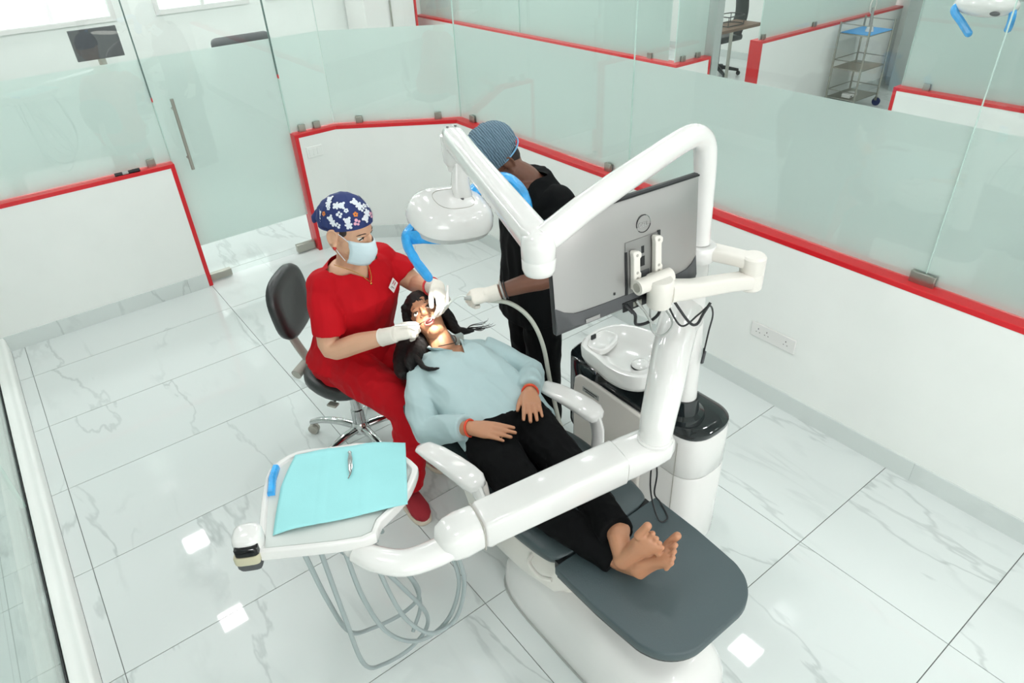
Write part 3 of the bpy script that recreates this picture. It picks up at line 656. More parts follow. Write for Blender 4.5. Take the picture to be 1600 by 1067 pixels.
# bib and tweezers
def on_tray(x, y):   # paper lies on the tray, sagging past the rim on the left and bulging at the far edge
    z = .864+.0025*math.sin(x*31+y*17)
    dx = (.26-x)
    if dx > 0: z -= dx*.15
    return z
bp0 = [V((.207, 1.487)), V((.56, 1.335)), V((.698, 1.585)), V((.365, 1.775))]
me = MB(); NX, NY = 36, 24; vs = []
for j in range(NY+1):
    for i in range(NX+1):
        u, v_ = i/NX, j/NY
        p = (bp0[0]*(1-u)+bp0[1]*u)*(1-v_)+(bp0[3]*(1-u)+bp0[2]*u)*v_
        # rounded far-left corner
        k = max(0, (1-u)+v_-1.55); p = p-V((-.12, .10))*k*.42
        k2 = max(0, u+v_-1.72); p = p-V((.05, .08))*k2*.5
        z = on_tray(p.x, p.y)
        if abs(u-.33) < .02 or abs(u-.66) < .02: z += .0015
        z += .012*max(0, v_-.93)/.07*math.sin(u*6)**2*.5
        vs.append((p.x, p.y, z))
fs = [(j*(NX+1)+i, j*(NX+1)+i+1, (j+1)*(NX+1)+i+1, (j+1)*(NX+1)+i) for j in range(NY) for i in range(NX)]
me.add(vs, fs)
bib = tag(put('paper_bib', me, 'bib', smooth=True), 'folded cyan paper bib spread over the instrument tray', 'paper bib')
so = bib.modifiers.new('solid', 'SOLIDIFY'); so.thickness = .0012; so.offset = 1
tw = thing('tweezers', 'small steel dental tweezers lying on the cyan paper bib', 'tweezers', (.50, 1.60, .868))
for s in (-1, 1):
    put('prong', MB().tube([(.526+.0*s, 1.640, .8715), (.513+s*.0045, 1.612, .8725), (.495+s*.004, 1.575, .8725), (.484+s*.001, 1.553, .8715), (.470+s*.0006, 1.540, .870)], [.004, .0042, .0034, .0022, .0012], 8, flat=.6), 'chrome', tw, smooth=True)
put('pivot', MB().ell((.526, 1.641, .8722), (.006, .008, .0045)), 'chrome', tw, smooth=True)

# ============================================================ STOOL
st = thing('dentist_stool', 'black padded rolling stool with chrome five-star base under the dentist', 'stool', (.934, 2.64, 0))
SX, SY = .934, 2.64
put('stem', MB().lathe((SX, SY, .09), ((.034, 0), (.034, .12), (.028, .125), (.028, .24), (.022, .245), (.022, .36))), 'chrome', st, smooth=True, ang=40)
put('hub', MB().lathe((SX, SY, .06), ((.03, 0), (.05, .015), (.046, .05), (.036, .07))), 'chrome', st, smooth=True, ang=50)
for k in range(5):
    a = math.radians(128+72*k); dx, dy = math.cos(a), math.sin(a)
    lg = put('leg', MB().tube(bez([(SX+.03*dx, SY+.03*dy, .095), (SX+.12*dx, SY+.12*dy, .105), (SX+.22*dx, SY+.22*dy, .095), (SX+.285*dx, SY+.285*dy, .07)], 5), [.024-.001*i*.5 for i in range(16)], 12, flat=.8), 'chrome', st, smooth=True)
    cx, cy = SX+.28*dx, SY+.28*dy
    put('caster', MB().lathe((cx-.018*dy, cy+.018*dx, .027), ((.015, 0), (.026, .002), (.027, .016), (.02, .018), (.02, .021), (.027, .023), (.026, .036), (.015, .038)), 18, (dy, -dx, 0)), 'greyplastic', lg, smooth=True, ang=40)
SD = V((.24, -.97, 0)).normalized(); SL = V((.97, .24, 0)).normalized()   # facing, left
sc_ = V((SX-.005, SY-.03, .47))
put('seat', MB().loft([ring(sc_+V((0, 0, z)), SL*.205*s, SD*.20*s, 32, 2.4) for z, s in ((-.04, .82), (-.03, .95), (-.01, 1), (.012, .99), (.026, .93), (.03, .8), (.026, .4), (.022, .1))]), 'stoolleather', st, smooth=True, ang=70)
put('seat_plate', MB().loft([ring(sc_+V((0, 0, z)), SL*.12, SD*.12, 20, 3) for z in (-.06, -.04)]), 'black', st)
put('height_lever', MB().tube([sc_+V((0, 0, -.055)), sc_-SL*.10+SD*.03+V((0, 0, -.06)), sc_-SL*.15+SD*.05+V((0, 0, -.075))], [.006, .006, .006], 8), 'chrome', st, smooth=True)
put('lever_paddle', MB().box(sc_-SL*.165+SD*.055+V((0, 0, -.08)), (.035, .05, .012), Matrix.Rotation(.5, 3, 'Z')), 'greyplastic', st, bevel=.005)
bkc = V((.80, 2.83, .80))       # backrest centre
BN = V((.72, -.69, .0)).normalized(); BL = V((0, 0, 1)).cross(BN); BU = (V((0, 0, 1))-BN*.12).normalized()
put('backrest', MB().loft([ring(bkc+BN*e-BU*.0, BL*.175*s, BU*.155*s, 36, 3) for e, s in ((-.03, .7), (-.028, .88), (-.018, .98), (0, 1), (.014, .97), (.022, .88), (.02, .6), (.012, .2))]), 'stoolleather', st, smooth=True, ang=70)
put('back_bar', MB().tube(bez([bkc-BN*.03-V((0, 0, .05)), bkc-BN*.045-V((0, 0, .16)), (.80, 2.80, .50), (.84, 2.72, .43), (.90, 2.66, .42)], 5), .028, 12, up=(0, 0, 1), flat=.5), 'greyplastic', st, smooth=True)
put('adjust_knob', MB().tube([(.79, 2.79, .48), (.715, 2.745, .465)], [.024, .026], 16), 'greyplastic', st, smooth=True, ang=50)

# ============================================================ MONITOR
mc = V((1.327, 1.221, 1.458)); mx = V((.996, -.094, .011)).normalized(); mz = V((-.003, .092, .996)); mz = (mz-mx*mz.dot(mx)).normalized(); my = mz.cross(mx)
# my points from the back towards the screen side (+Y); camera looks at the back
MW, MH = .54, .345
def mp(u, v, w): return mc+mx*u+mz*v+my*w      # u right, v up, w towards the screen
def mbox(u0, u1, v0, v1, w0, w1):
    vs = [mp(u, v, w_) for u in (u0, u1) for v in (v0, v1) for w_ in (w0, w1)]
    return MB().add(vs, [(0, 1, 3, 2), (4, 6, 7, 5), (0, 4, 5, 1), (2, 3, 7, 6), (0, 2, 6, 4), (1, 5, 7, 3)])
mo = thing('monitor', 'silver-backed computer monitor seen from behind above the patient legs', 'monitor', mc-mz*MH/2)
put('screen', mbox(-MW/2+.006, MW/2-.006, -.115, MH/2-.006, .034, .036), 'screen', mo)
put('bezel', mbox(-MW/2, MW/2, -MH/2, MH/2, .016, .034), 'black', mo, bevel=.003)
# gently bulging silver back
NU, NV = 22, 14; vs = []
for j in range(NV+1):
    for i in range(NU+1):
        u = -MW/2+.002+(MW-.004)*i/NU; v = -.118+(MH/2+.118-.002)*j/NV
        b = (1-(2*u/MW)**4)*(1-max(0, (v-.06)/.115)**3)
        vs.append(mp(u, v, .016-.001-.022*max(b, 0)))
mb = MB().add(vs, [(j*(NU+1)+i, j*(NU+1)+i+1, (j+1)*(NU+1)+i+1, (j+1)*(NU+1)+i) for j in range(NV) for i in range(NU)])
put('back_cover', mb, 'silver', mo, smooth=True)
# dark lower band, curved upper edge
NB = 20; vs = []
for i in range(NB+1):
    u = -MW/2+.001+(MW-.002)*i/NB; e = abs(2*u/MW)**6
    top = -.118+.004+.03*max(0, (abs(2*u/MW)-.75)/.25)**2
    for v, w_ in ((top, .016-.024*(1-e)-.0005), (-.15, .010-.024*(1-e)), (-MH/2, .016), (-MH/2, .03), (top, .03)):
        vs.append(mp(u, v, w_))
m_ = MB(); fs = []
for i in range(NB):
    for k in range(5): fs.append((i*5+k, i*5+(k+1) % 5, (i+1)*5+(k+1) % 5, (i+1)*5+k))
fs += [tuple(range(5)), tuple(NB*5+k for k in range(5))]
put('lower_band', m_.add(vs, fs), 'darkgrey', mo, smooth=True, ang=40)
put('top_vent', mbox(-MW/2+.01, MW/2-.01, MH/2-.004, MH/2+.001, .002, .017), 'black', mo)
for k in range(3): put('vent_fin', mbox(-MW/2+.02, MW/2-.02, MH/2+.001, MH/2+.0025, .004+k*.0045, .0055+k*.0045), 'darkgrey', mo)
# mark: ring with lettering
rc_ = (.037, .087)
def ring_arc(a0, a1, r, wd):
    P = [mp(rc_[0]+r*math.cos(t), rc_[1]+r*math.sin(t), -.0075) for t in [a0+(a1-a0)*i/26 for i in range(27)]]
    return MB().tube(P, wd, 6)
put('logo_ring', ring_arc(0, 2*PI, .0255, .0009), 'chrome', mo, smooth=True)
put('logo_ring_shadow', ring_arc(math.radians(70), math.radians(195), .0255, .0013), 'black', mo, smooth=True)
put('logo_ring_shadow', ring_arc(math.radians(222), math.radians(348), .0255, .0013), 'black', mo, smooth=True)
link('logo_letters', text_mesh('DELL', .0165, .0008, mp(rc_[0], rc_[1]-.002, -.0085), mx, mz), 'chrome', mo)
# mounting recess
put('mount_recess', mbox(-.032, .098, -.115, .048, -.0095, -.007), mat('recess_silver', srgb(150, 150, 148), .4, .6), mo)
put('recess_slot', mbox(.088, .098, -.085, .052, -.0105, -.008), 'black', mo)
put('recess_slot', mbox(-.034, -.026, -.115, .02, -.0105, -.008), 'black', mo)
put('recess_slot', mbox(.022, .038, -.04, -.01, -.0105, -.008), 'black', mo)
put('recess_slot', mbox(.026, .036, .0, .022, -.0105, -.008), 'black', mo)
put('recess_slot', mbox(.01, .055, -.10, -.055, -.0105, -.008), 'darkgrey', mo)
put('warning_sticker', mbox(-.185, -.135, -.150, -.138, -.0148, -.0135), mat('sticker_grey', srgb(150, 150, 148), .5), mo)
put('port_block', mbox(-.05, .06, -.165, -.135, -.015, -.012), 'black', mo)
put('port_block', mbox(-.012, .02, -.158, -.142, -.0165, -.013), 'steel', mo)
put('screw_hole', mbox(-.078, -.072, -.10, -.093, -.0095, -.008), 'black', mo)

# monitor arm
ma = thing('articulated_support', 'ivory double-jointed arm holding the monitor to the column', 'monitor arm', (1.716, 1.28, 1.29))
put('pole_clamp', MB().lathe((1.716, 1.28, 1.29), ((.05, 0), (.053, .004), (.053, .05), (.05, .055))), 'gloss', ma, smooth=True, ang=40)
EL = V((1.80, 1.128, 1.262))
def flatbeam(pts, hw, hh, n=24):
    P = [V(p) for p in pts]; rg = []
    for i, p in enumerate(P):
        t = (P[min(i+1, len(P)-1)]-P[max(i-1, 0)]); t.z = 0; t.normalize(); s_ = V((0, 0, 1)).cross(t)
        rg.append(ring(p, s_*hw[i], V((0, 0, hh[i])), n, 4))
    return MB().loft(rg)
put('upper_link', flatbeam([(1.72, 1.285, 1.318), (1.745, 1.24, 1.318), (1.78, 1.17, 1.312), EL+V((0, 0, .045))], [.034, .033, .032, .034], [.024, .024, .023, .024]), 'ivory', ma, smooth=True, ang=60)
put('elbow_joint', MB().lathe(EL+V((0, 0, -.052)), ((.034, 0), (.04, .006), (.04, .056), (.0395, .058), (.0395, .062), (.04, .064), (.04, .115), (.034, .122))), 'ivory', ma, smooth=True, ang=40)
BK = mp(.052, -.098, -.062)
put('lower_link', flatbeam([EL+V((0, 0, -.022)), EL*.7+BK*.3+V((0, 0, -.02)), EL*.35+BK*.65+V((0, 0, -.022)), BK+V((.02, -.005, -.018))], [.034, .031, .03, .033], [.027, .026, .028, .034]), 'ivory', ma, smooth=True, ang=60)
put('swivel_joint', MB().lathe(BK+V((0, 0, -.062)), ((.034, 0), (.037, .006), (.039, .05), (.04, .08), (.034, .088))), 'ivory', ma, smooth=True, ang=50)
put('tilt_barrel', MB().tube([mp(-.022, -.082, -.045), mp(.105, -.082, -.045)], .023, 20), 'ivory', ma, smooth=True, ang=50)
put('barrel_socket', MB().lathe(mp(-.0225, -.082, -.045), ((.014, 0), (.014, .002)), 16, -mx), 'greyplastic', ma, smooth=True)
put('knuckle', MB().loft([ring(BK+V((0, 0, .02)), mx*.034, my*.03, 20, 3), ring(mp(.052, -.085, -.04), mx*.03, my*.028, 20, 3), ring(mp(.052, -.066, -.04), mx*.025, my*.02, 20, 3)]), 'ivory', ma, smooth=True)
for u, vt in ((-.006, .012), (.075, .036)):
    br = put('bracket_strip', MB().prism([(-.014, -.098), (.014, -.098), (.0155, -.05), (.0115, -.045), (.0115, vt-.016), (.0165, vt-.012), (.017, vt), (.008, vt+.008), (-.01, vt+.012), (-.015, vt+.006), (-.012, vt-.01), (-.0125, -.05)], mp(u, 0, -.030), mx, mz, my*.018), 'ivory', ma, bevel=.003, seg=3)
    for v in (vt-.003, -.045, -.062):
        put('screw_hole', MB().lathe(mp(u, v, -.0305), ((.0045, 0), (.0045, .002)), 12, my), 'greyplastic', br)

# cables behind the monitor
def cable(name, label, pts, r=.0035, m='cable', plug=None):
    t = thing(name, label, 'cable', pts[0])
    put('wire', MB().tube(bez(pts, 7), r, 8), m, t, smooth=True)
    if plug:
        d = (V(pts[1])-V(pts[0])).normalized()
        put('plug', MB().tube([V(pts[0])-d*.012, V(pts[0])+d*.022], plug, 8, flat=.6), m, t, bevel=.002)
    return t
p0 = mp(-.035, -.150, -.02)
cable('power_cable', 'thick black power cable looping below the monitor left port', [p0, p0+V((.01, -.02, -.02)), (1.33, 1.19, 1.235), (1.375, 1.185, 1.225), (1.392, 1.16, 1.26), (1.385, 1.15, 1.31)], .005, 'cable', .009)
p1 = mp(.004, -.150, -.022)
cable('network_cable', 'grey network cable with clear plug below the monitor', [p1, p1+V((.015, -.015, -.03)), (1.37, 1.17, 1.24), (1.385, 1.17, 1.225)], .0042, 'cablegrey', .008)
cable('usb_cable', 'thin black cable hanging from the monitor arm joint beside the swan-neck arm', [BK+V((.05, 0, -.05)), (1.46, 1.10, 1.235), (1.49, 1.09, 1.215), (1.53, 1.10, 1.23), (1.56, 1.10, 1.26)], .0045)
cable('looped_cable', 'thin black cable arching from the monitor arm down the column with metal plug', [BK+V((.03, 0, -.06)), (1.455, 1.12, 1.21), (1.52, 1.11, 1.228), (1.60, 1.13, 1.22), (1.66, 1.155, 1.15), (1.70, 1.19, 1.05), (1.712, 1.206, .95)], .003)
t_ = thing('cable_plug', 'small dark metal plug at the lower end of the looped cable on the column', 'plug', (1.715, 1.208, .90))
put('shell', MB().box((1.7135, 1.2065, .925), (.012, .008, .05), Matrix.Rotation(.15, 3, 'Y')), 'darkgrey', t_, bevel=.002); put('sleeve', MB().tube([(1.712, 1.206, .945), (1.711, 1.206, .965)], .004, 8), 'cable', t_)
cable('hanging_cable', 'thin black looped cable hanging below the delivery arm hinge onto the footrest', [(1.31, 1.06, .84), (1.325, 1.05, .72), (1.335, 1.06, .61), (1.36, 1.05, .556), (1.33, .99, .553), (1.295, 1.0, .56), (1.30, 1.05, .66), (1.305, 1.06, .83)], .0028)
cable('grey_lead', 'thin grey lead dropping behind the monitor arm swivel', [mp(.05, -.15, -.02), (1.40, 1.19, 1.19), (1.43, 1.17, 1.16), (1.45, 1.15, 1.21), BK+V((.02, .02, -.06))], .0032, 'cablegrey')

# ============================================================ OPERATING LIGHT
ol = thing('operating_light', 'white operating light on a folded tubular arm with blue-wrapped handles over the patient', 'lamp', (1.715, 1.28, 1.345))
pole = [(1.716, 1.28, 1.346), (1.719, 1.292, 1.50), (1.72, 1.30, 1.60), (1.705, 1.302, 1.675), (1.655, 1.296, 1.712), (1.58, 1.286, 1.717), (1.40, 1.255, 1.700), (1.15, 1.21, 1.672), (1.0, 1.178, 1.650), (.952, 1.175, 1.640)]
pb = bez(pole, 8)
put('bent_tube', MB().tube(pb, [.030+.006*min(1, i/20) for i in range(len(pb))], 24), 'gloss', ol, smooth=True, ang=60)
put('tube_joint', MB().lathe((1.7185, 1.290, 1.47), ((.031, 0), (.0315, .001), (.0315, .003), (.031, .004))), 'greyplastic', ol, smooth=True)
ELB = V((.945, 1.175, 1.615))
put('elbow', MB().lathe(ELB+V((0, 0, -.062)), ((.025, 0), (.038, .006), (.042, .018), (.043, .045), (.0425, .046), (.0425, .049), (.043, .05), (.044, .08), (.040, .103), (.025, .116), (.003, .12))), 'gloss', ol, smooth=True, ang=50)
END = V((1.235, 2.0, 1.655)); e0 = ELB+V((0, 0, .028))
dv2 = (END-e0).normalized(); sd2 = V((0, 0, 1)).cross(dv2).normalized(); up2 = dv2.cross(sd2)
put('spring_arm', MB().loft([ring(e0+(END-e0)*t, sd2*a, up2*b, 24, 3) for t, a, b in ((-.02, .02, .02), (-.01, .034, .03), (.03, .040, .036), (.3, .038, .036), (.7, .036, .036), (.93, .038, .04), (.985, .034, .036), (1.005, .02, .02))]), 'gloss', ol, smooth=True, ang=70)
for u in (-.012, .016): put('screw_slot', MB().box(END+dv2*-.03+sd2*u+up2*.0375, (.006, .006, .003)), 'black', ol)
put('end_joint', MB().loft([ring(END+dv2*.0+V((0, 0, z)), V((a, 0, 0)), V((0, a, 0)), 20) for z, a in ((.0, .036), (-.05, .036), (-.09, .033), (-.105, .024), (-.108, .022), (-.125, .02), (-.127, .01))]), 'gloss', ol, smooth=True, ang=50)
LH = V((1.188, 1.975, 1.385)); LT = V((1.12, 2.12, .88)); ld = (LT-LH).normalized()
lx = V((1, -.12, .06)); lx = (lx-ld*lx.dot(ld)).normalized(); ly = ld.cross(lx)      # ly roughly towards -Y/+Y
put('yoke', MB().loft([ring(p, s_*a, b_, 20, 3) for p, s_, a, b_ in ((END+V((.01, .0, -.035)), dv2, .03, V((.026, 0, 0))), (END+V((.02, -.01, -.10)), dv2, .026, V((.03, 0, 0))), (LH+V((.055, .005, .10)), dv2, .03, V((.036, 0, 0))), (LH+V((.06, .0, .04)), dv2, .032, V((.04, 0, 0))), (LH+V((.06, 0, .01)), dv2, .02, V((.03, 0, 0))))]), 'gloss', ol, smooth=True, ang=60)
# lamp housing: flattened dome, wide along lx
def lring(w_, a, b, p=2.6, off=0): return ring(LH+ld*w_+ly*off, lx*a, ly*b, 40, p)
hs = put('lamp_housing', MB().loft([lring(-.068, .02, .02), lring(-.066, .08, .065), lring(-.060, .115, .092), lring(-.045, .138, .111), lring(-.018, .152, .123), lring(.010, .156, .127), lring(.018, .156, .127)]), 'gloss', ol, smooth=True, ang=60)
put('back_plate_seam', MB().tube([LH-ld*.0665+lx*.075*math.copysign(abs(math.cos(t))**.77, math.cos(t))+ly*.061*math.copysign(abs(math.sin(t))**.77, math.sin(t)) for t in [i*2*PI/40 for i in range(41)]], .0012, 6), 'greyplastic', hs, smooth=True)
put('vent_slot', MB().loft([ring(LH-ld*.0695+lx*.03+ly*(-.005), lx*.008, ly*.022, 14), ring(LH-ld*.060+lx*.03+ly*(-.005), lx*.008, ly*.022, 14)]), 'darkgrey', hs)
put('lower_rim', MB().loft([lring(.019, .154, .125), lring(.021, .152, .123), lring(.04, .148, .119), lring(.046, .136, .108), lring(.046, .1, .08)]), mat('light_grey_plastic', srgb(206, 208, 205), .35), hs, smooth=True, ang=50)
put('lamp_lens', MB().loft([lring(.0465, .12, .095), lring(.049, .11, .085), lring(.049, .02, .015)]), emit_mat('lamp_glow', (1, .97, .9, 1), 3), hs)
put('side_grille', MB().loft([ring(LH+lx*.09-ly*.10+ld*.012, lx*.04, ld*.008, 12), ring(LH+lx*.09-ly*.113+ld*.012, lx*.035, ld*.006, 12)]), 'darkgrey', hs, smooth=True)
# handles: a stirrup each side of the housing, wrapped in blue film
def handle(pts, r):
    P = bez(pts, 6); return MB().tube(P, [r*(1+.12*noise.noise(V(p)*40)) for p in P], 10, flat=.6, rnd=True)
hA = [V((1.085, 1.985, 1.395)), V((1.036, 1.995, 1.375)), V((1.003, 1.985, 1.34)), V((1.007, 1.946, 1.28)), V((1.027, 1.906, 1.22))]
put('blue_handle', handle(hA, .022), 'blue', ol, smooth=True)
put('blue_film_flap', MB().loft([ring((1.018, 1.985, 1.345), lx*.02, ld*.03, 10, 3), ring((1.055, 1.935, 1.355), lx*.012, ld*.03, 10, 3), ring((1.095, 1.89, 1.34), lx*.012, ld*.012, 10, 3)]), 'blue', ol, smooth=True)
hB = [V((1.30, 2.01, 1.42)), V((1.395, 2.01, 1.445)), V((1.46, 1.985, 1.442)), V((1.495, 1.945, 1.385)), V((1.485, 1.90, 1.31))]
put('blue_handle', handle(hB, .036), 'blue', ol, smooth=True)
sp = bpy.data.lights.new('lamp_beam', 'SPOT'); sp.energy = 75; sp.spot_size = math.radians(17); sp.spot_blend = .6; sp.shadow_soft_size = .05; sp.color = (1, .96, .88)
so_ = bpy.data.objects.new('lamp_beam', sp); COL.objects.link(so_); so_.parent = ol; so_.matrix_parent_inverse = WM[ol.name].inverted()
so_.location = LH+ld*.06; so_.rotation_euler = ld.to_track_quat('-Z', 'Y').to_euler()
# suction hose

# ============================================================ PEOPLE: helpers
def fuse(name, mb, m, parent, voxel=.004, it=4, fac=.5, post=None, cuts=None):
    """one continuous skin grown over overlapping volumes"""
    me = mb.mesh(name); ob = bpy.data.objects.new('tmp', me); COL.objects.link(ob)
    r = ob.modifiers.new('r', 'REMESH'); r.mode = 'VOXEL'; r.voxel_size = voxel; r.adaptivity = 0
    if it:
        s = ob.modifiers.new('s', 'SMOOTH'); s.iterations = it; s.factor = fac
    dg = bpy.context.evaluated_depsgraph_get(); nm = bpy.data.meshes.new_from_object(ob.evaluated_get(dg))
    bpy.data.objects.remove(ob); nm.name = name
    if post:
        nm.update(); no = [v.normal.copy() for v in nm.vertices]
        for v, n_ in zip(nm.vertices, no): v.co = post(v.co.copy(), n_)
    if cuts:
        bm = bmesh.new(); bm.from_mesh(nm)
        for grp in cuts:                     # every group: list of (point, normal); faces on the positive side of all planes go
            for p, n_ in grp:
                bmesh.ops.bisect_plane(bm, geom=bm.verts[:]+bm.edges[:]+bm.faces[:], plane_co=V(p), plane_no=V(n_), dist=1e-5)
            dead = [f for f in bm.faces if all((f.calc_center_median()-V(p)).dot(V(n_)) > 0 for p, n_ in grp)]
            bmesh.ops.delete(bm, geom=dead, context='FACES')
        bm.to_mesh(nm); bm.free()
    nm.materials.clear()
    return link(name, nm, m, parent, smooth=True, ang=0)
def fold(amp, fr, dirs=(1, 1, 1), sharp=1.0):
    d = V(dirs)
    def f(co, n_):
        q = V((co.x*d.x, co.y*d.y, co.z*d.z))
        a = noise.noise(q*fr); b = noise.noise(q*fr*2.1+V((5, 3, 1)))
        return co+n_*amp*((1-2*abs(a)*1.6)*.7+b*.35)
    return f
def limb(B, pts, radii, n=16, flat=None, up=None, rnd=True, sm=4):
    P = bez([(*p, r) for p, r in zip(pts, radii)], sm)
    B.tube([q[:3] for q in P], [q[3] for q in P], n, up=up, flat=flat, rnd=rnd)
def head(B, c, M, s=1.0, ears=True, jaw=0):
    E = lambda q, r: B.ell(c+M @ (V(q)*s), [k*s for k in r], M)
    E((0, -.002, .032), (.075, .096, .098)); E((0, .036, -.04), (.060, .064, .078)); E((0, .02, -.06), (.056, .06, .05))
    E((0, .068, -.098-jaw), (.026, .022, .022)); E((0, .04, -.09-jaw), (.042, .04, .028))
    E((.033, .066, -.035), (.022, .02, .022)); E((-.033, .066, -.035), (.022, .02, .022))
    E((0, .082, .018), (.045, .014, .014))
    E((0, .096, -.006), (.0095, .014, .022)); E((0, .108, -.030), (.0135, .016, .013)); E((.013, .098, -.036), (.0095, .010, .008)); E((-.013, .098, -.036), (.0095, .010, .008))
    if ears:
        for k in (-1, 1):
            E((k*.077, -.010, -.012), (.009, .019, .030)); E((k*.080, -.002, -.040), (.009, .010, .012))
            B.tube([c+M @ (V((k*(.083+.005*math.cos(t+.6)*-1), -.013+.019*math.cos(t), -.008+.031*math.sin(t)))*s) for t in [.1+i*.30 for i in range(15)]], .0052*s, 8, rnd=True)
def face(root, c, M, s, skin, brow, iris, lips=None, mouth_open=0, gaze=(0, 0), lids=None):
    P = lambda x, y, z: c+M @ (V((x, y, z))*s)
    for k in (-1, 1):
        e = put('eye', MB().ell(P(k*.0315, .0755, 0), (.0145*s, .0125*s, .0085*s), M, 16, 10), MT['eyewhite'], root, smooth=True)
        g = P(k*.0315+gaze[0], .0855, gaze[1])
        put('iris', MB().ell(g, (.0058*s, .0034*s, .0062*s), M, 14, 8), iris, e, smooth=True)
        put('upper_lid', MB().tube([P(k*(.0315+.0155*math.cos(t)), .0805+.0075*math.sin(t), .0085*math.sin(t)-.001) for t in [PI*i/10 for i in range(11)]], .0022*s, 6), lids or brow, e, smooth=True)
        put('eyebrow', MB().tube(bez([P(k*.012, .0915, .017), P(k*.028, .0895, .0235), P(k*.044, .079, .0205), P(k*.052, .069, .0145)], 4), [.0026*s*q for q in (.9, 1, 1.1, 1.15, 1.2, 1.2, 1.2, 1.1, 1, .9, .8, .6, .4)], 6, flat=.8), brow, root, smooth=True)
    if lips:
        if mouth_open:
            put('mouth', MB().ell(P(0, .0935, -.072), (.019*s, .008*s, (.004+mouth_open)*s), M, 18, 10), mat('mouth_dark', srgb(70, 24, 24), .5), root, smooth=True)
            lp = MB().tube([P(.021*math.cos(t), .0965-.006*abs(math.cos(t))**2, -.072+(.0085+mouth_open)*math.sin(t)) for t in [2*PI*i/24 for i in range(24)]]+[P(.021, .0905, -.072)], .0045*s, 8)
            put('lips', lp, lips, root, smooth=True)
            put('teeth', MB().ell(P(0, .0955, -.0675), (.014*s, .004*s, .0035*s), M, 14, 8), MT['eyewhite'], root, smooth=True)
        else:
            put('lips', MB().ell(P(0, .096, -.068), (.021*s, .007*s, .0065*s), M), lips, root, smooth=True)
def hand(B, w, f, nrm, thumb_dir, s=1.0, curl=(.2, .25, .3, .35), spread=.06, grow=0, thumb=(.6, .2), bend=None):
    """w wrist, f direction of the fingers, nrm back of the hand, thumb_dir sideways towards the thumb"""
    w = V(w); f = V(f).normalized(); nrm = V(nrm); nrm = (nrm-f*nrm.dot(f)).normalized(); t = f.cross(nrm)
    if t.dot(V(thumb_dir)) < 0: t = -t
    S = s
    B.loft([ring(w+f*a*S+t*o*S, t*(b*S+grow), nrm*(c_*S+grow), 18, 2.5) for a, b, c_, o in ((-.03, .024, .018, 0), (0, .026, .018, 0), (.02, .031, .018, 0), (.045, .037, .016, .002), (.07, .040, .014, .001), (.088, .038, .012, 0), (.095, .03, .008, 0))])
    B.ell(w+f*.03*S+t*.022*S-nrm*.006*S, (.016*S+grow, .026*S+grow, .013*S+grow), Matrix((t, f, nrm)).transposed())
    def finger(base, d, L, r, c_):
        P = [base-d*.012*S]; R_ = [r*1.05]; q = base; a = 0; ax = t
        for i, l in enumerate(L):
            P.append(q); R_.append(r*(1.08-.13*i)); a += c_*(1, 1.15, .8)[i]
            dd = (d*math.cos(a)-nrm*math.sin(a)); q = q+dd*l*S
        P.append(q); R_.append(r*.72)
        B.tube([tuple(k) for k in P], [k*S*1.18+grow for k in R_], 12, rnd=True)
    for i, (o, L, r, ang) in enumerate(((.028, (.040, .024, .019), .0082, 1.2), (.0095, (.044, .028, .020), .0084, .35), (-.0095, (.041, .026, .020), .0080, -.4), (-.027, (.032, .019, .017), .0070, -1.3))):
        d = (f+t*spread*ang).normalized(); c_ = curl[i]
        finger(w+f*(.088-.004*abs(i-1))*S+t*o*S, d, L, r, c_)
    # thumb
    a0, a1 = thumb
    b0 = w+f*.022*S+t*.026*S-nrm*.004*S; d0 = (f*math.cos(a0)+t*math.sin(a0)-nrm*a1).normalized(); d1 = (d0*.8+f*.5-nrm*a1*.5).normalized()
    p1 = b0+d0*.036*S; p2 = p1+d1*.030*S; p3 = p2+(d1+f*.25).normalized()*.024*S
    B.tube([b0-d0*.01, b0, p1, p2, p3], [.0125*S+grow, .0125*S+grow, .0105*S+grow, .0095*S+grow, .0072*S+grow], 12, rnd=True)
def foot(B, ankle, heel, toe, spread, s=1.0):
    """bare foot: toe = tip of the big toe side, spread = vector big toe -> little toe"""
    ankle, heel, toe = V(ankle), V(heel), V(toe); d = (toe-heel); L = d.length; d.normalize(); t = V(spread); t = (t-d*t.dot(d)).normalized()
    n_ = d.cross(t)                       # towards sole or instep
    if n_.dot(ankle-(heel+d*L*.2)) < 0: n_ = -n_
    W = .038*s
    secs = ((-.05, .008, .010, .018, .01), (-.02, .02, .022, .022, .01), (.03, .028, .028, .026, .01), (.25, .027, .030, .026, .012), (.45, .028, .026, .020, .016), (.62, .036, .020, .012, .02), (.76, .041, .016, .008, .024), (.84, .040, .012, .005, .026), (.88, .034, .008, .003, .026))
    B.loft([ring(heel+d*L*a+t*o*s+n_*(e*s), t*b*s, n_*c_*s, 20, 2.4) for a, b, c_, e, o in secs])
    limb(B, [ankle+(ankle-heel)*.5*0+n_*.03, ankle, heel+d*.02+n_*.03+t*.01], [.032*s, .033*s, .03*s], rnd=True)
    for i, (o, ln, r) in enumerate(((-.013, .046, .0135), (.0125, .038, .0092), (.0305, .034, .0088), (.047, .030, .0084), (.061, .025, .0082))):
        b = heel+d*(L*.80-i*.004*s)+t*(o*s)+n_*.004*s
        B.tube([b, b+d*ln*.6*s+n_*.002*s, b+d*ln*s+n_*.001*s], [r*s, r*.92*s, r*.95*s], 10, rnd=True)
def basis(fwd, up):
    f = V(fwd).normalized(); u = V(up); u = (u-f*u.dot(f)).normalized(); r = f.cross(u)
    return Matrix((r, f, u)).transposed()     # columns right, fwd, up
MT['eyewhite'] = mat('eye_white', srgb(236, 232, 224), .25)
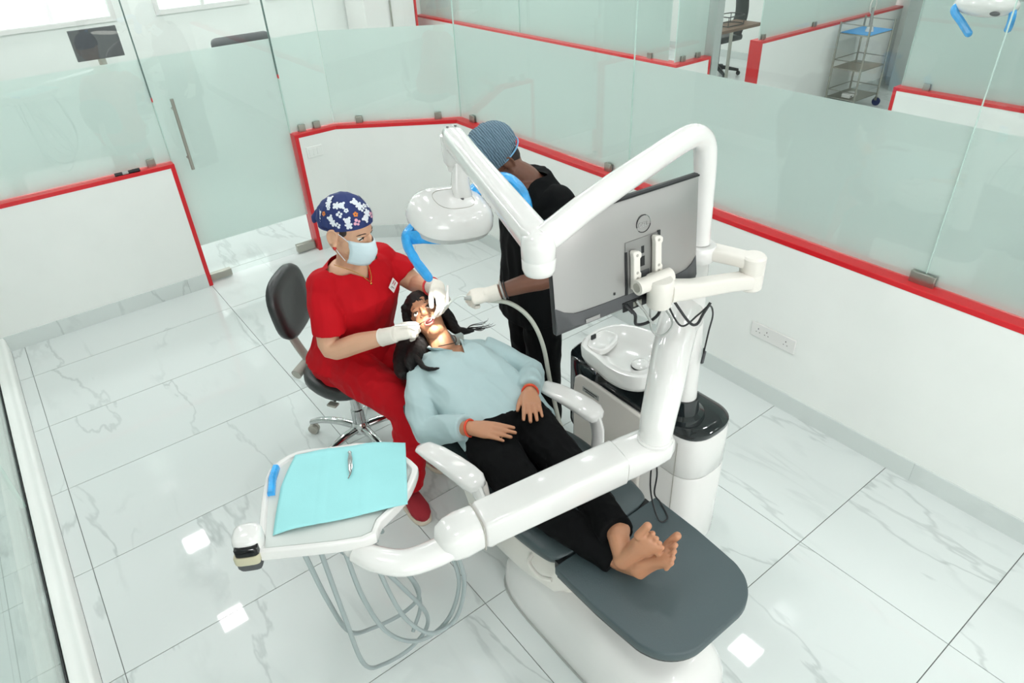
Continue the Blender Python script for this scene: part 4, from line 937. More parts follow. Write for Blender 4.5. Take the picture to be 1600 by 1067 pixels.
MT['skinA'] = mat('skin_light', srgb(214, 168, 138), .5, sss=.12, var=.03, vscale=20, bump=.05, bscale=120)
MT['skinB'] = mat('skin_tan', srgb(184, 132, 100), .48, sss=.12, var=.03, vscale=20, bump=.05, bscale=120)
MT['skinC'] = mat('skin_dark', srgb(112, 72, 54), .45, sss=.1, var=.03, vscale=20, bump=.05, bscale=120)
MT['redscrub'] = mat('red_scrub', srgb(188, 12, 26), .8, bump=.08, bscale=500, var=.03, vscale=8, spec=.2)
MT['blackscrub'] = mat('black_scrub', srgb(14, 16, 17), .9, bump=.08, bscale=500, spec=.15)
MT['blackpants'] = mat('black_trousers', srgb(13, 14, 15), .9, bump=.06, bscale=600, spec=.12)
MT['shirt'] = mat('pale_teal_shirt', srgb(170, 194, 196), .75, bump=.06, bscale=600, var=.02, vscale=10, sheen=.1)
MT['glove'] = mat('latex_glove', srgb(226, 222, 212), .5, bump=.12, bscale=90, var=.02, vscale=40)
MT['hair'] = mat('black_hair', srgb(12, 10, 10), .5, bump=.5, bscale=160, stretch=(3, 3, 3), spec=.3)
MT['brow'] = mat('dark_brow', srgb(44, 32, 28), .7)
MT['iris'] = mat('brown_iris', srgb(36, 24, 18), .15)
MT['mask'] = mat('pale_blue_mask', srgb(206, 226, 232), .8, bump=.15, bscale=60, stretch=(1, 1, 6))
MT['gold'] = mat('gold', srgb(214, 170, 88), .25, 1)
MT['orange'] = mat('orange_thread', srgb(222, 74, 44), .7, bump=.4, bscale=300)
MT['white'] = mat('white_print', srgb(226, 232, 238), .7)
MT['navy'] = mat('navy_cotton', srgb(36, 52, 108), .75, bump=.06, bscale=500)
MT['shoered'] = mat('red_knit_shoe', srgb(158, 34, 46), .8, bump=.3, bscale=350)
MT['sole'] = mat('shoe_sole', srgb(214, 200, 182), .6)

# ============================================================ PATIENT
pa = thing('person', 'person in pale teal shirt and black trousers lying barefoot on the dental chair', 'person', (1.14, 1.3, .56))
pc = V((1.173, 2.227, .837)); PM = basis((-.417, -.377, .827), (.069, .894, .442))
B = MB(); PS = .93
head(B, pc, PM, PS, jaw=.012)
limb(B, [pc+PM @ V((0, -.01, -.05)), (1.165, 2.125, .775), (1.15, 2.05, .735), (1.14, 1.98, .71)], [.05, .05, .055, .07])
# torso
def tsec(y, z, hw, th, x=1.135): return ring((x, y, z), (hw, 0, 0), (0, th*.2, th), 24, 2.5)
B.loft([tsec(2.04, .735, .10, .05), tsec(1.99, .72, .165, .075), tsec(1.9, .705, .165, .088), tsec(1.78, .675, .15, .085), tsec(1.68, .655, .155, .085), tsec(1.6, .64, .15, .07)])
RS, RE, RW = V((.985, 2.0, .72)), V((.89, 1.80, .655)), V((.968, 1.628, .735))
LS, LE, LW = V((1.305, 1.985, .72)), V((1.392, 1.80, .675)), V((1.255, 1.635, .752))
limb(B, [RS, RE, RW], [.046, .038, .026]); limb(B, [LS, LE, LW], [.046, .038, .026])
hand(B, RW, (.075, -.12, .016), (-.12, -.15, .95), (.8, .5, 0), .97, (.07, .06, .06, .08), .05, thumb=(.35, .2))
hand(B, LW, (-.55, -.83, .03), (.05, -.1, .95), (-.8, .5, 0), .97, (.07, .06, .06, .08), .09, thumb=(.45, .1))
RK, RA = V((.985, 1.30, .635)), V((1.07, .95, .578)); LK, LA = V((1.165, 1.30, .655)), V((1.072, .972, .672))
limb(B, [(1.05, 1.66, .635), (1.01, 1.5, .64), RK, (1.01, 1.15, .612), RA], [.074, .07, .046, .042, .033]); limb(B, [(1.22, 1.66, .635), (1.195, 1.5, .642), LK, (1.135, 1.15, .645), LA], [.074, .07, .046, .042, .033])
foot(B, LA, (1.018, .926, .618), (1.086, .868, .772), (.02, -.036, -.04), 1.04)
foot(B, RA, (1.086, .878, .578), (1.158, .822, .712), (-.048, 0, -.05), 1.04)
fuse('body', B, 'skinB', pa, .0031, 2)
lipm = mat('lips_rose', srgb(186, 98, 92), .35)
face(pa, pc, PM, PS, 'skinB', MT['brow'], mat('patient_iris', srgb(60, 48, 34), .15), lipm, .006, gaze=(0, .002))
# hair: cap behind the hairline plus locks
H = MB(); hp = lambda x, y, z: pc+PM @ (V((x, y, z))*PS)
H.ell(hp(0, -.010, .047), [k*PS for k in (.083, .100, .099)], PM, 40, 24); H.ell(hp(0, -.05, .0), [k*PS for k in (.084, .075, .09)], PM, 40, 24)
limb(H, [hp(.06, .045, .075), hp(.078, .02, .03), hp(.085, -.005, -.04), hp(.09, -.02, -.10)], [.02, .022, .026, .024]); limb(H, [hp(-.06, .045, .075), hp(-.078, .02, .03), hp(-.085, -.005, -.04), hp(-.085, -.02, -.09)], [.02, .022, .024, .022])
limb(H, [hp(.085, -.03, -.05), (1.04, 2.10, .775), (.99, 2.06, .785), (.965, 2.02, .775)], [.04, .042, .03, .012])
limb(H, [(1.02, 2.09, .795), (1.0, 2.02, .81), (.992, 1.965, .808), (1.005, 1.925, .814), (1.03, 1.907, .818)], [.02, .013, .010, .008, .003])
limb(H, [hp(-.083, -.03, -.04), (1.25, 2.12, .795), (1.27, 2.08, .80), (1.29, 2.05, .805)], [.028, .02, .013, .005])
limb(H, [hp(-.08, -.04, -.02), (1.255, 2.15, .775), (1.285, 2.11, .785), (1.31, 2.08, .79)], [.028, .015, .008, .003])
limb(H, [hp(.08, -.05, .0), (1.02, 2.17, .74), (.97, 2.10, .73), (.95, 2.06, .74)], [.05, .05, .04, .02])
fuse('hair', H, 'hair', pa, .004, 3, cuts=None, post=fold(.0025, 55, (1, .35, 1)))
for k in range(14):
    x = random.uniform(-.01, .05); a = random.random()
    P0 = V((1.25+.03*a, 2.09, .80)); put('hair_strand', MB().tube(bez([P0, P0+V((.035, -.02+.03*a, .004)), P0+V((.075+x, -.045+.05*a, -.006)), P0+V((.10+x, -.05+.07*a, -.004))], 4), [.0022, .002, .0018, .0016, .0015, .0014, .0013, .0012, .0011, .001, .0008, .0006, .0004], 5), 'hair', pa, smooth=True)
# shirt
T_ = MB()
def ts2(y, z, hw, th, x=1.135, p=2.6): return ring((x, y, z), (hw, 0, 0), (0, th*.25, th), 28, p)
T_.loft([ts2(2.065, .745, .085, .045), ts2(2.04, .74, .14, .062), ts2(1.99, .727, .188, .085), ts2(1.9, .712, .188, .105), ts2(1.8, .69, .18, .108), ts2(1.7, .668, .188, .105), ts2(1.62, .655, .195, .09), ts2(1.565, .645, .19, .072)])
limb(T_, [RS+V((.02, 0, .005)), (RS+RE)/2+V((-.008, 0, 0)), RE, (RE+RW)/2, RW+(RE-RW)*.1], [.074, .064, .056, .05, .047], rnd=False)
limb(T_, [LS+V((-.02, 0, .005)), (LS+LE)/2+V((.008, 0, 0)), LE, (LE+LW)/2, LW+(LE-LW)*.1], [.074, .064, .056, .05, .046], rnd=False)
nb = V((1.15, 2.06, .79))
fuse('shirt', T_, 'shirt', pa, .005, 6, post=fold(.0085, 13, (1, .5, 1)),
     cuts=[[((1.135, 1.98, .7), (.9, .42, 0)), ((1.185, 1.98, .7), (-.9, .42, 0)), ((1.15, 2.0, .745), (0, .25, 1))],
           [((1.0, 1.60, .62), (.35, -1, .25)), ((1.135, 1.60, .66), (-.2, -1, .1)), ((1.135, 1.6, .665), (0, 0, 1))]])
# collar flaps
for k in (-1, 1):
    cx = 1.16+k*.02
    put('collar', MB().loft([ring(p, a, b, 12, 3) for p, a, b in ((V((1.16+k*.055, 2.085, .775)), V((.004*k, .022, .012)), V((0, -.002, .006))), (V((1.16+k*.072, 2.055, .800)), V((.012*k, .024, .004)), V((0, -.001, .006))), (V((1.155+k*.062, 2.015, .822)), V((.014*k, .022, -.002)), V((0, 0, .005))), (V((1.155+k*.034, 1.972, .826)), V((.006*k, .012, -.002)), V((0, 0, .003))))]), 'shirt', pa, smooth=True)
# trousers
T_ = MB()
T_.ell((1.135, 1.66, .64), (.192, .13, .098)); 
limb(T_, [(1.045, 1.66, .64), (1.01, 1.5, .642), RK, (1.01, 1.15, .615), RA+(RK-RA)*.06], [.098, .090, .070, .060, .058], rnd=False)
limb(T_, [(1.225, 1.66, .64), (1.195, 1.5, .645), LK, (1.135, 1.15, .645), LA+(LK-LA)*.04], [.098, .090, .070, .060, .057], rnd=False)
fuse('trousers', T_, 'blackpants', pa, .005, 5, post=fold(.004, 18, (1, .8, 1)))
# bracelets and necklace
def bangle(nm, c, ax, r, tr, m, par, fl=1):
    a = V(ax).normalized(); u = a.orthogonal().normalized(); v = a.cross(u)
    return put(nm, MB().tube([V(c)+u*r*math.cos(t)+v*r*fl*math.sin(t) for t in [2*PI*i/22 for i in range(23)]], tr, 8), m, par, smooth=True)
bangle('bracelet', RW+V((.002, -.004, 0)), RW-RE, .0305, .0042, 'orange', pa); bangle('bracelet', LW+V((-.004, -.008, 0)), LW-LE, .0305, .0042, 'orange', pa)
put('necklace', MB().tube(bez([(1.205, 2.095, .80), (1.20, 2.055, .815), (1.18, 2.02, .815), (1.15, 2.03, .812), (1.12, 2.06, .80)], 5), .0022, 6), mat('dark_beads', srgb(50, 30, 18), .4), pa, smooth=True)
# nails
# ============================================================ DENTIST
de = thing('person', 'person in red scrubs and navy printed cap treating the patient from a stool', 'person', (.95, 2.5, 0))
dc = V((.948, 2.359, 1.279)); DM = basis((.53, -.799, -.283), (.167, -.229, .959))
F = V((.24, -.97, 0)).normalized(); Lf = V((.97, .24, 0)).normalized()
B = MB(); head(B, dc, DM, 1.0)
limb(B, [dc+DM @ V((0, -.02, -.05)), (.962, 2.405, 1.17), (.978, 2.452, 1.10), (.99, 2.48, 1.02)], [.056, .054, .06, .085])
def usec(c, a, b, p=2.5): return ring(c, Lf*a, F*b, 26, p)
B.loft([usec((.95, 2.575, .58), .165, .14), usec((.96, 2.555, .68), .145, .12), usec((.98, 2.52, .82), .15, .125), usec((.995, 2.505, .95), .165, .12), usec((.995, 2.495, 1.035), .155, .085), usec((.985, 2.475, 1.085), .085, .065)])
dRS, dRE, dRW = V((.845, 2.465, 1.015)), V((.785, 2.375, .775)), V((.960, 2.160, .872))
dLS, dLE, dLW = V((1.145, 2.535, 1.015)), V((1.245, 2.435, .895)), V((1.218, 2.205, .978))
limb(B, [dRS, (dRS+dRE)/2, dRE, (dRE+dRW)/2, dRW], [.056, .052, .043, .041, .028]); limb(B, [dLS, (dLS+dLE)/2, dLE, (dLE+dLW)/2, dLW], [.056, .052, .043, .041, .028])
hR = dict(f=(.105, -.06, .028), nrm=(-.30, -.45, .84), thumb_dir=(.1, .6, .5), curl=(.62, .75, .85, .9), spread=.03, thumb=(.35, .55))
hL = dict(f=(-.14, -.95, -.2), nrm=(.45, .0, .85), thumb_dir=(-.8, -.2, 0), curl=(.55, .7, .8, .85), spread=.04, thumb=(.4, .5))
hand(B, dRW, s=.92, **hR); hand(B, dLW, s=.92, **hL)
limb(B, [(.875, 2.575, .585), (.90, 2.35, .585), (.942, 2.085, .56), (.925, 2.09, .33), (.905, 2.105, .10)], [.088, .08, .058, .052, .04])
limb(B, [(1.03, 2.59, .575), (1.07, 2.4, .53), (1.11, 2.2, .475), (1.12, 2.27, .28), (1.12, 2.31, .10)], [.088, .078, .058, .052, .04])
fuse('body', B, 'skinA', de, .0038, 3)
face(de, dc, DM, 1.0, 'skinA', MT['brow'], MT['iris'], None, gaze=(-.002, .0025), lids=mat('lash_dark', srgb(28, 20, 18), .6))
dp = lambda x, y, z: dc+DM @ V((x, y, z))
# scrub top with v-neck
T_ = MB()
T_.loft([usec((.952, 2.56, .595), .222, .186), usec((.955, 2.555, .64), .198, .168), usec((.965, 2.54, .72), .176, .15), usec((.985, 2.515, .84), .178, .158), usec((.995, 2.50, .92), .188, .155), usec((.997, 2.495, .99), .186, .125), usec((.995, 2.49, 1.045), .160, .095), usec((.985, 2.478, 1.085), .10, .078), usec((.98, 2.465, 1.105), .078, .068)])
T_.ell(dRS+V((.012, .004, .0)), (.08, .08, .068)); T_.ell(dLS+V((-.012, 0, .0)), (.08, .08, .068))
limb(T_, [dRS+V((.03, .01, .0)), dRS+V((-.012, -.012, -.05)), (dRS+dRE)/2+V((-.005, -.01, -.0)), dRS*.28+dRE*.72], [.078, .076, .072, .072], rnd=False)
limb(T_, [dLS+V((-.03, 0, .0)), dLS+V((.012, -.01, -.04)), (dLS+dLE)/2+V((.004, 0, 0)), dLS*.3+dLE*.7], [.078, .074, .070, .068], rnd=False)
vb = V((.995, 2.46, 1.022))+F*.10
fuse('scrub_top', T_, 'redscrub', de, .005, 5, post=fold(.005, 14, (1, 1, .55)),
     cuts=[[(vb, Lf*.55+V((0, 0, .835))), (vb, -Lf*.86+V((0, 0, .5))), ((.985, 2.475, 1.0), F), (vb-Lf*.14, Lf)], [((.98, 2.47, 1.082), (0, -.2, 1)), (V((.98, 2.47, 1.0))-Lf*.11, Lf), (V((.98, 2.47, 1.0))+Lf*.10, -Lf)]])
T_ = MB()
T_.loft([usec((.945, 2.59, .50), .18, .15, 2.5), usec((.95, 2.58, .56), .200, .17), usec((.952, 2.57, .62), .185, .155), usec((.955, 2.56, .68), .17, .14)])
limb(T_, [(.875, 2.55, .58), (.888, 2.36, .59), (.93, 2.13, .572), (.945, 2.07, .53), (.93, 2.075, .36), (.908, 2.10, .13)], [.112, .102, .082, .078, .072, .066], rnd=False)
limb(T_, [(1.03, 2.57, .575), (1.07, 2.4, .525), (1.105, 2.22, .49), (1.112, 2.19, .44), (1.12, 2.25, .3), (1.12, 2.3, .13)], [.112, .098, .078, .074, .07, .066], rnd=False)
fuse('scrub_trousers', T_, 'redscrub', de, .005, 5, post=fold(.006, 15, (1, 1, .8)))
put('pocket', MB().loft([ring(V((.862, 2.42, .60))+V((0, 0, z)), V((.004, 0, 0)), V((.0, .06, 0)), 8, 5) for z in (-.04, .05)]), 'redscrub', de, bevel=.003)
# gloves
for w_, h_, e_ in ((dRW, hR, dRE), (dLW, hL, dLE)):
    G = MB(); hand(G, w_, s=.92, grow=.0022, **h_)
    limb(G, [w_-(e_-w_).normalized()*.028, w_, w_+(e_-w_)*.14], [.033, .035, .036], rnd=False)
    fuse('glove', G, 'glove', de, .003, 2)
bangle('wrist_band', dLW+(dLE-dLW)*.17, dLE-dLW, .037, .005, mat('red_band', srgb(200, 48, 52), .6), de)
bangle('glove_cuff', dRW+(dRE-dRW)*.13, dRE-dRW, .0355, .0022, 'glove', de)
# cap
C_ = MB(); C_.ell(dp(0, -.008, .042), (.085, .104, .098), DM, 32, 20); C_.ell(dp(0, -.058, .03), (.072, .066, .08), DM)
limb(C_, [dp(0, -.115, .02), dp(.01, -.13, .0), dp(.01, -.135, -.02)], [.022, .016, .008])
cut_n = DM @ V((0, .36, -1)).normalized()
cp = fuse('scrub_cap', C_, 'navy', de, .0035, 4, post=fold(.003, 28, (1, 1, 1)), cuts=[[(dp(0, .09, .054), cut_n)]])
put('cap_band', MB().tube([dp(.084*math.cos(t), -.008+.101*math.sin(t), .056+.36*(-.098+.101*math.sin(t))) for t in [2*PI*i/40 for i in range(41)]], .003, 6), 'navy', cp, smooth=True)
def decal(shape, az, el, m, nm, rot=0, sc_=1.0, out=.0015):
    """flat print wrapped on the cap: shape = list of (x, y, r) discs"""
    cc = V((0, -.008, .042)); rr = (.0875, .1065, .1005); mbx = MB()
    d = V((math.cos(el)*math.sin(az), math.cos(el)*math.cos(az), math.sin(el))); r_ = V((0, 0, 1)).cross(d).normalized(); u_ = d.cross(r_)
    ca, sa = math.cos(rot), math.sin(rot)
    for k, (x, y, r) in enumerate(shape):
        vs = []
        for i in range(13):
            a = 2*PI*i/12; px, py = ((x+r*math.cos(a))*sc_, (y+r*math.sin(a))*sc_) if i < 12 else (x*sc_, y*sc_)
            px, py = px*ca-py*sa, px*sa+py*ca
            q = (d*.1+r_*px+u_*py).normalized()
            l = 1/math.sqrt((q.x/rr[0])**2+(q.y/rr[1])**2+(q.z/rr[2])**2)
            vs.append(dc+DM @ (cc+q*(l+out+.0002*k)))
        mbx.add(vs, [(i, (i+1) % 12, 12) for i in range(12)])
    return put(nm, mbx, m, cp)
bear = [(0, .0, .0115), (0, -.017, .0105), (-.0095, .0095, .005), (.0095, .0095, .005), (-.011, -.014, .004), (.011, -.014, .004), (-.006, -.027, .0055), (.006, -.027, .0055)]
flower = [(.005*math.cos(a), .005*math.sin(a), .0034) for a in [i*2*PI/5 for i in range(5)]]
bfly = [(-.005, .004, .0045), (.005, .004, .0045), (-.004, -.004, .0035), (.004, -.004, .0035)]
# azimuth: + towards the right ear, 0 = forehead
for az, el, rt in ((.22, .46, 2.4), (1.02, .40, .35), (1.78, .28, .9), (1.5, .95, -1.2), (.45, 1.12, .5), (-.6, .46, .3), (2.5, .12, .2), (-.9, .9, 1.4), (2.5, .85, 1.0)): decal(bear, az, el, 'white', 'bear_print', rt, 1.05)
for az, el in ((-.08, .85), (1.12, .80), (2.1, .62), (-.35, .75)): decal(flower, az, el, 'white', 'flower_print', az, 1.15)
orp = mat('orange_print', srgb(216, 130, 60), .7); pkp = mat('pink_print', srgb(226, 170, 190), .7)
for az, el in ((.66, .66), (2.2, .30)): decal(flower, az, el, orp, 'flower_print', .3, 1.2)
for az, el, m in ((.63, .36, pkp), (.25, .82, 'white'), (1.42, .60, 'white'), (-.18, .42, pkp), (1.4, .14, 'white')): decal(bfly, az, el, m, 'butterfly_print', az*2, 1.4)
# mask
mk_ = MB(); rows = []
for j in range(9):
    v = j/8; z = -.012-.105*v; row = []
    for i in range(17):
        a = (i/16-.5)*2; ang = a*1.18
        rx, ry = .061+.004*math.sin(v*PI)-.006*v, .113+.017*math.sin(min(v*1.5, 1)*PI*.6)-.014*v*v-.008*(1-v)*(abs(a)**1.5)
        y = ry*math.cos(ang)*(1.0)+.008*math.sin(v*PI); x = rx*math.sin(ang)*1.06
        if abs(a) > .8: y -= .004
        row.append(dp(x, y+.002+.0012*math.sin(v*PI*6), z+.014*(1-v)*math.cos(a*1.4)*.0))
    rows.append(row)
mk_.add([p for r in rows for p in r], [(j*17+i, j*17+i+1, (j+1)*17+i+1, (j+1)*17+i) for j in range(8) for i in range(16)])
mm = put('face_mask', mk_, 'mask', de, smooth=True, ang=0); sl = mm.modifiers.new('s', 'SOLIDIFY'); sl.thickness = .002
for k in (-1, 1):
    put('ear_loop', MB().tube(bez([dp(k*.064, .045, -.016), dp(k*.074, .02, .004), dp(k*.081, -.01, .018)], 4), .0016, 6), 'white', mm, smooth=True)
    put('ear_loop', MB().tube(bez([dp(k*.056, .035, -.108), dp(k*.072, .015, -.075), dp(k*.080, -.008, -.045)], 4), .0016, 6), 'white', mm, smooth=True)
put('earring', MB().ell(dp(.083, .0, -.052), (.006, .008, .009), DM), mat('red_earring', srgb(190, 40, 36), .4), de, smooth=True)
put('hairline', MB().ell(dp(.0675, .014, .022), (.006, .022, .024), DM), mat('dark_brown_hair', srgb(48, 36, 32), .6), de, smooth=True)
put('necklace', MB().tube(bez([dp(.04, -.02, -.16), V((.958, 2.37, 1.075)), V((.992, 2.352, 1.035)), V((1.005, 2.358, 1.02)), V((1.02, 2.375, 1.04)), V((1.03, 2.41, 1.075))], 5), .0014, 6), 'gold', de, smooth=True)
put('pendant', MB().ell((1.005, 2.355, 1.013), (.004, .003, .006)), 'gold', de, smooth=True)
# badge on her left chest
bo = V((1.105, 2.385, .955)); bx_ = (Lf*.8+V((0, 0, .45))-F*.15).normalized(); bn = (F+V((.25, 0, .25))).normalized(); bx_ = (bx_-bn*bx_.dot(bn)).normalized(); by_ = bn.cross(bx_)
bo = bo+bn*.012
bd = put('name_badge', MB().prism([(-.026, -.02), (.026, -.02), (.026, .02), (-.026, .02)], bo, bx_, by_, bn*.002), mat('badge_white', srgb(232, 230, 228), .4), de, bevel=.001)
rdp = mat('badge_red_print', srgb(176, 70, 96), .6)
put('badge_print', MB().prism([(.001, .005), (.02, .005), (.02, .010), (.001, .010)], bo+bn*.002, bx_, by_, bn*.0005), rdp, bd)
put('badge_print', MB().prism([(.002, -.006), (.018, -.006), (.018, -.001), (.002, -.001)], bo+bn*.002, bx_, by_, bn*.0005), rdp, bd)
put('badge_emblem', MB().tube([bo+bn*.0025+bx_*x+by_*y for x, y in ((-.020, .006), (-.015, .010), (-.010, .006), (-.011, -.002), (-.009, -.012))], [.0008, .001, .0012, .0018, .0006], 6), 'darkgrey', bd, smooth=True)
# shoes
def shoe(heel, toe, nm='shoe'):
    heel = V(heel); toe = V(toe); d = (toe-heel); L = d.length; d.normalize(); s_ = V((0, 0, 1)).cross(d)
    sh_ = put(nm, MB().loft([ring(heel+d*L*a+V((0, 0, h/2+.022)), s_*b, V((0, 0, h/2)), 22, 2.6) for a, b, h in ((-.02, .015, .03), (0, .028, .07), (.15, .036, .085), (.35, .038, .078), (.55, .043, .062), (.75, .046, .052), (.9, .038, .042), (.98, .022, .03), (1.0, .008, .015))]), 'shoered', de, smooth=True, ang=0)
    put('sole', MB().loft([ring(heel+d*L*.49+V((0, 0, z)), d*L*.53*k, s_*.048*k, 30, 2.8) for z, k in ((.0, .96), (.004, 1), (.02, 1), (.026, .95))]), 'sole', sh_, smooth=True, ang=50)
    for q in (.33, .42, .51): put('lace', MB().tube(bez([heel+d*L*q+s_*.026+V((0, 0, .092-.05*(q-.3))), heel+d*L*(q+.01)+V((0, 0, .105-.06*(q-.3))), heel+d*L*q-s_*.026+V((0, 0, .092-.05*(q-.3)))], 3), .003, 6), 'shoered', sh_, smooth=True)
shoe((.905, 2.16, 0), (.887, 1.945, 0)); shoe((1.12, 2.38, 0), (1.13, 2.165, 0))

# ============================================================ ASSISTANT
asx = thing('person', 'person in black scrubs and blue mesh hair cap leaning over with suction tube', 'person', (1.70, 2.15, 0))
ac = V((1.575, 2.222, 1.428)); AM = basis((-.72, .05, -.69), (-.68, .10, .72))
AF = V((-.97, .22, 0)).normalized(); AL = V((0, 0, 1)).cross(AF)
B = MB(); head(B, ac, AM, .98)
limb(B, [ac+AM @ V((0, -.03, -.05)), (1.625, 2.175, 1.385), (1.66, 2.145, 1.35), (1.69, 2.13, 1.28)], [.055, .053, .06, .08])
def asec(c, a, b, p=2.5): return ring(c, AL*a, AF*b, 26, p)
B.loft([asec((1.70, 2.16, .80), .15, .115), asec((1.70, 2.15, .92), .14, .11), asec((1.695, 2.14, 1.08), .145, .11), asec((1.69, 2.125, 1.22), .155, .10), asec((1.685, 2.12, 1.30), .14, .08), asec((1.675, 2.135, 1.355), .08, .06)])
aLS, aLE, aLW = V((1.68, 1.955, 1.285)), V((1.585, 1.87, 1.04)), V((1.37, 2.012, .972))
aRS, aRE, aRW = V((1.71, 2.29, 1.285)), V((1.76, 2.37, 1.04)), V((1.72, 2.37, .82))
limb(B, [aLS, (aLS+aLE)/2, aLE, (aLE+aLW)/2, aLW], [.052, .047, .04, .038, .026]); limb(B, [aRS, (aRS+aRE)/2, aRE, (aRE+aRW)/2, aRW], [.052, .047, .04, .038, .026])
hA_ = dict(f=(-.11, .055, -.005), nrm=(-.25, -.35, .9), thumb_dir=(.1, .6, -.2), curl=(.95, 1.0, 1.05, 1.05), spread=.02, thumb=(.3, .5))
hB_ = dict(f=(-.03, -.02, -.12), nrm=(.2, .95, 0), thumb_dir=(-1, 0, 0), curl=(.4, .45, .5, .5), spread=.04)
hand(B, aLW, s=.92, **hA_); hand(B, aRW, s=.92, **hB_)
for k in (-1, 1):
    b0 = V((1.70, 2.16, .82))+AL*k*.085
    limb(B, [b0, b0+V((.005, .0, -.38)), b0+V((.02, 0, -.72))], [.085, .058, .04])
fuse('body', B, 'skinC', asx, .0042, 5)
face(asx, ac, AM, .98, 'skinC', MT['brow'], MT['iris'], mat('lips_dark', srgb(104, 58, 52), .4))
T_ = MB()
T_.loft([asec((1.70, 2.155, .70), .185, .15), asec((1.70, 2.15, .80), .178, .145), asec((1.70, 2.145, .95), .165, .135), asec((1.695, 2.135, 1.10), .168, .135), asec((1.69, 2.125, 1.22), .180, .128), asec((1.69, 2.12, 1.295), .170, .11), asec((1.69, 2.13, 1.345), .115, .088), asec((1.685, 2.14, 1.375), .085, .076)])
T_.ell(aLS+V((.004, .014, .004)), (.074, .074, .07)); T_.ell(aRS+V((0, -.014, .004)), (.074, .074, .07))
limb(T_, [aLS+V((.02, .03, 0)), aLS+V((-.01, -.012, -.04)), (aLS+aLE)/2, aLS*.3+aLE*.7], [.074, .07, .066, .064], rnd=False)
limb(T_, [aRS+V((0, -.03, 0)), aRS+V((-.01, .01, -.04)), (aRS+aRE)/2, aRS*.3+aRE*.7], [.074, .07, .066, .064], rnd=False)
fuse('scrub_top', T_, 'blackscrub', asx, .0055, 5, post=fold(.006, 13, (1, 1, .6)), cuts=[[((1.685, 2.15, 1.352), (-.6, .1, 1)), ((1.68, 2.055, 1.3), (0, 1, 0)), ((1.68, 2.235, 1.3), (0, -1, 0))]])
T_ = MB(); T_.loft([asec((1.70, 2.16, .70), .165, .13), asec((1.70, 2.16, .78), .17, .135), asec((1.70, 2.155, .88), .155, .125)])
for k in (-1, 1):
    b0 = V((1.70, 2.16, .80))+AL*k*.085
    limb(T_, [b0, b0+V((.005, .0, -.36)), b0+V((.018, 0, -.70))], [.10, .082, .075], rnd=False)
fuse('scrub_trousers', T_, 'blackscrub', asx, .006, 5, post=fold(.006, 12, (1, 1, .6)))
for w_, h_, e_ in ((aLW, hA_, aLE), (aRW, hB_, aRE)):
    G = MB(); hand(G, w_, s=.92, grow=.0022, **h_); limb(G, [w_-(e_-w_).normalized()*.028, w_, w_+(e_-w_)*.12], [.031, .033, .034], rnd=False)
    fuse('glove', G, 'glove', asx, .003, 2)
bangle('watch_strap', aLW+(aLE-aLW)*.17, aLE-aLW, .034, .0055, 'silver', asx); bangle('black_band', aLW+(aLE-aLW)*.22, aLE-aLW, .036, .0028, 'black', asx)
ap = lambda x, y, z: ac+AM @ (V((x, y, z))*.98)
# pleated mesh cap
m, nt, out = new_mat('mesh_cap'); b = nd(nt, 'ShaderNodeBsdfPrincipled'); b.inputs['Roughness'].default_value = .85
tc = nd(nt, 'ShaderNodeTexCoord'); mpn = nd(nt, 'ShaderNodeMapping'); mpn.inputs['Rotation'].default_value = (.3, .5, .4)
wv = nd(nt, 'ShaderNodeTexWave'); wv.inputs['Scale'].default_value = 34; wv.inputs['Distortion'].default_value = 3.5; wv.inputs['Detail'].default_value = 3
nt.links.new(tc.outputs['Object'], mpn.inputs[0]); nt.links.new(mpn.outputs[0], wv.inputs['Vector'])
mxn = nd(nt, 'ShaderNodeMix', data_type='RGBA'); mxn.inputs['A'].default_value = srgb(78, 102, 118); mxn.inputs['B'].default_value = srgb(116, 143, 160)
nt.links.new(wv.outputs[0], mxn.inputs['Factor']); nt.links.new(mxn.outputs['Result'], b.inputs['Base Color'])
bpn = nd(nt, 'ShaderNodeBump'); bpn.inputs['Strength'].default_value = .6; bpn.inputs['Distance'].default_value = .004; nt.links.new(wv.outputs[0], bpn.inputs['Height']); nt.links.new(bpn.outputs[0], b.inputs['Normal'])
nt.links.new(b.outputs[0], out.inputs[0]); MT['meshcap'] = m
C_ = MB(); C_.ell(ap(0, -.015, .055), (.094, .112, .100), AM, 32, 20); C_.ell(ap(0, -.075, .05), (.078, .06, .075), AM)
cp2 = fuse('mesh_cap', C_, 'meshcap', asx, .0035, 4, post=fold(.0035, 45, (1, 1, 1)), cuts=[[(ap(0, .09, .03), AM @ V((0, .2, -1)).normalized())]])
put('cap_elastic', MB().tube([ap(.086*math.cos(t), -.022+.103*math.sin(t), .031+.2*(-.112+.103*math.sin(t))) for t in [2*PI*i/40 for i in range(41)]], .0035, 6), mat('cap_elastic_blue', srgb(120, 176, 214), .7), cp2, smooth=True)
put('earring', MB().tube(bez([ap(-.083, .002, -.05), ap(-.088, .004, -.06), ap(-.086, .004, -.075)], 4), .0016, 6), 'gold', asx, smooth=True)
put('hair_nape', MB().ell(ap(0, -.042, -.03), (.066, .055, .055), AM), mat('nape_hair', srgb(40, 32, 30), .7), asx, smooth=True)
put('neck_chain', MB().tube(bez([(1.665, 2.10, 1.31), (1.70, 2.115, 1.335), (1.735, 2.15, 1.34), (1.74, 2.2, 1.33)], 5), .0014, 6), 'gold', asx, smooth=True)
mk2 = MB(); mk2.loft([[ap(.07*math.sin(a), .112*math.cos(a)-.004, z) for a in [(i/14-.5)*2.4 for i in range(15)]]+[ap(.067*math.sin(a), .106*math.cos(a)-.004, z) for a in [(.5-i/14)*2.4 for i in range(15)]] for z in (-.012, -.05, -.09, -.112)])
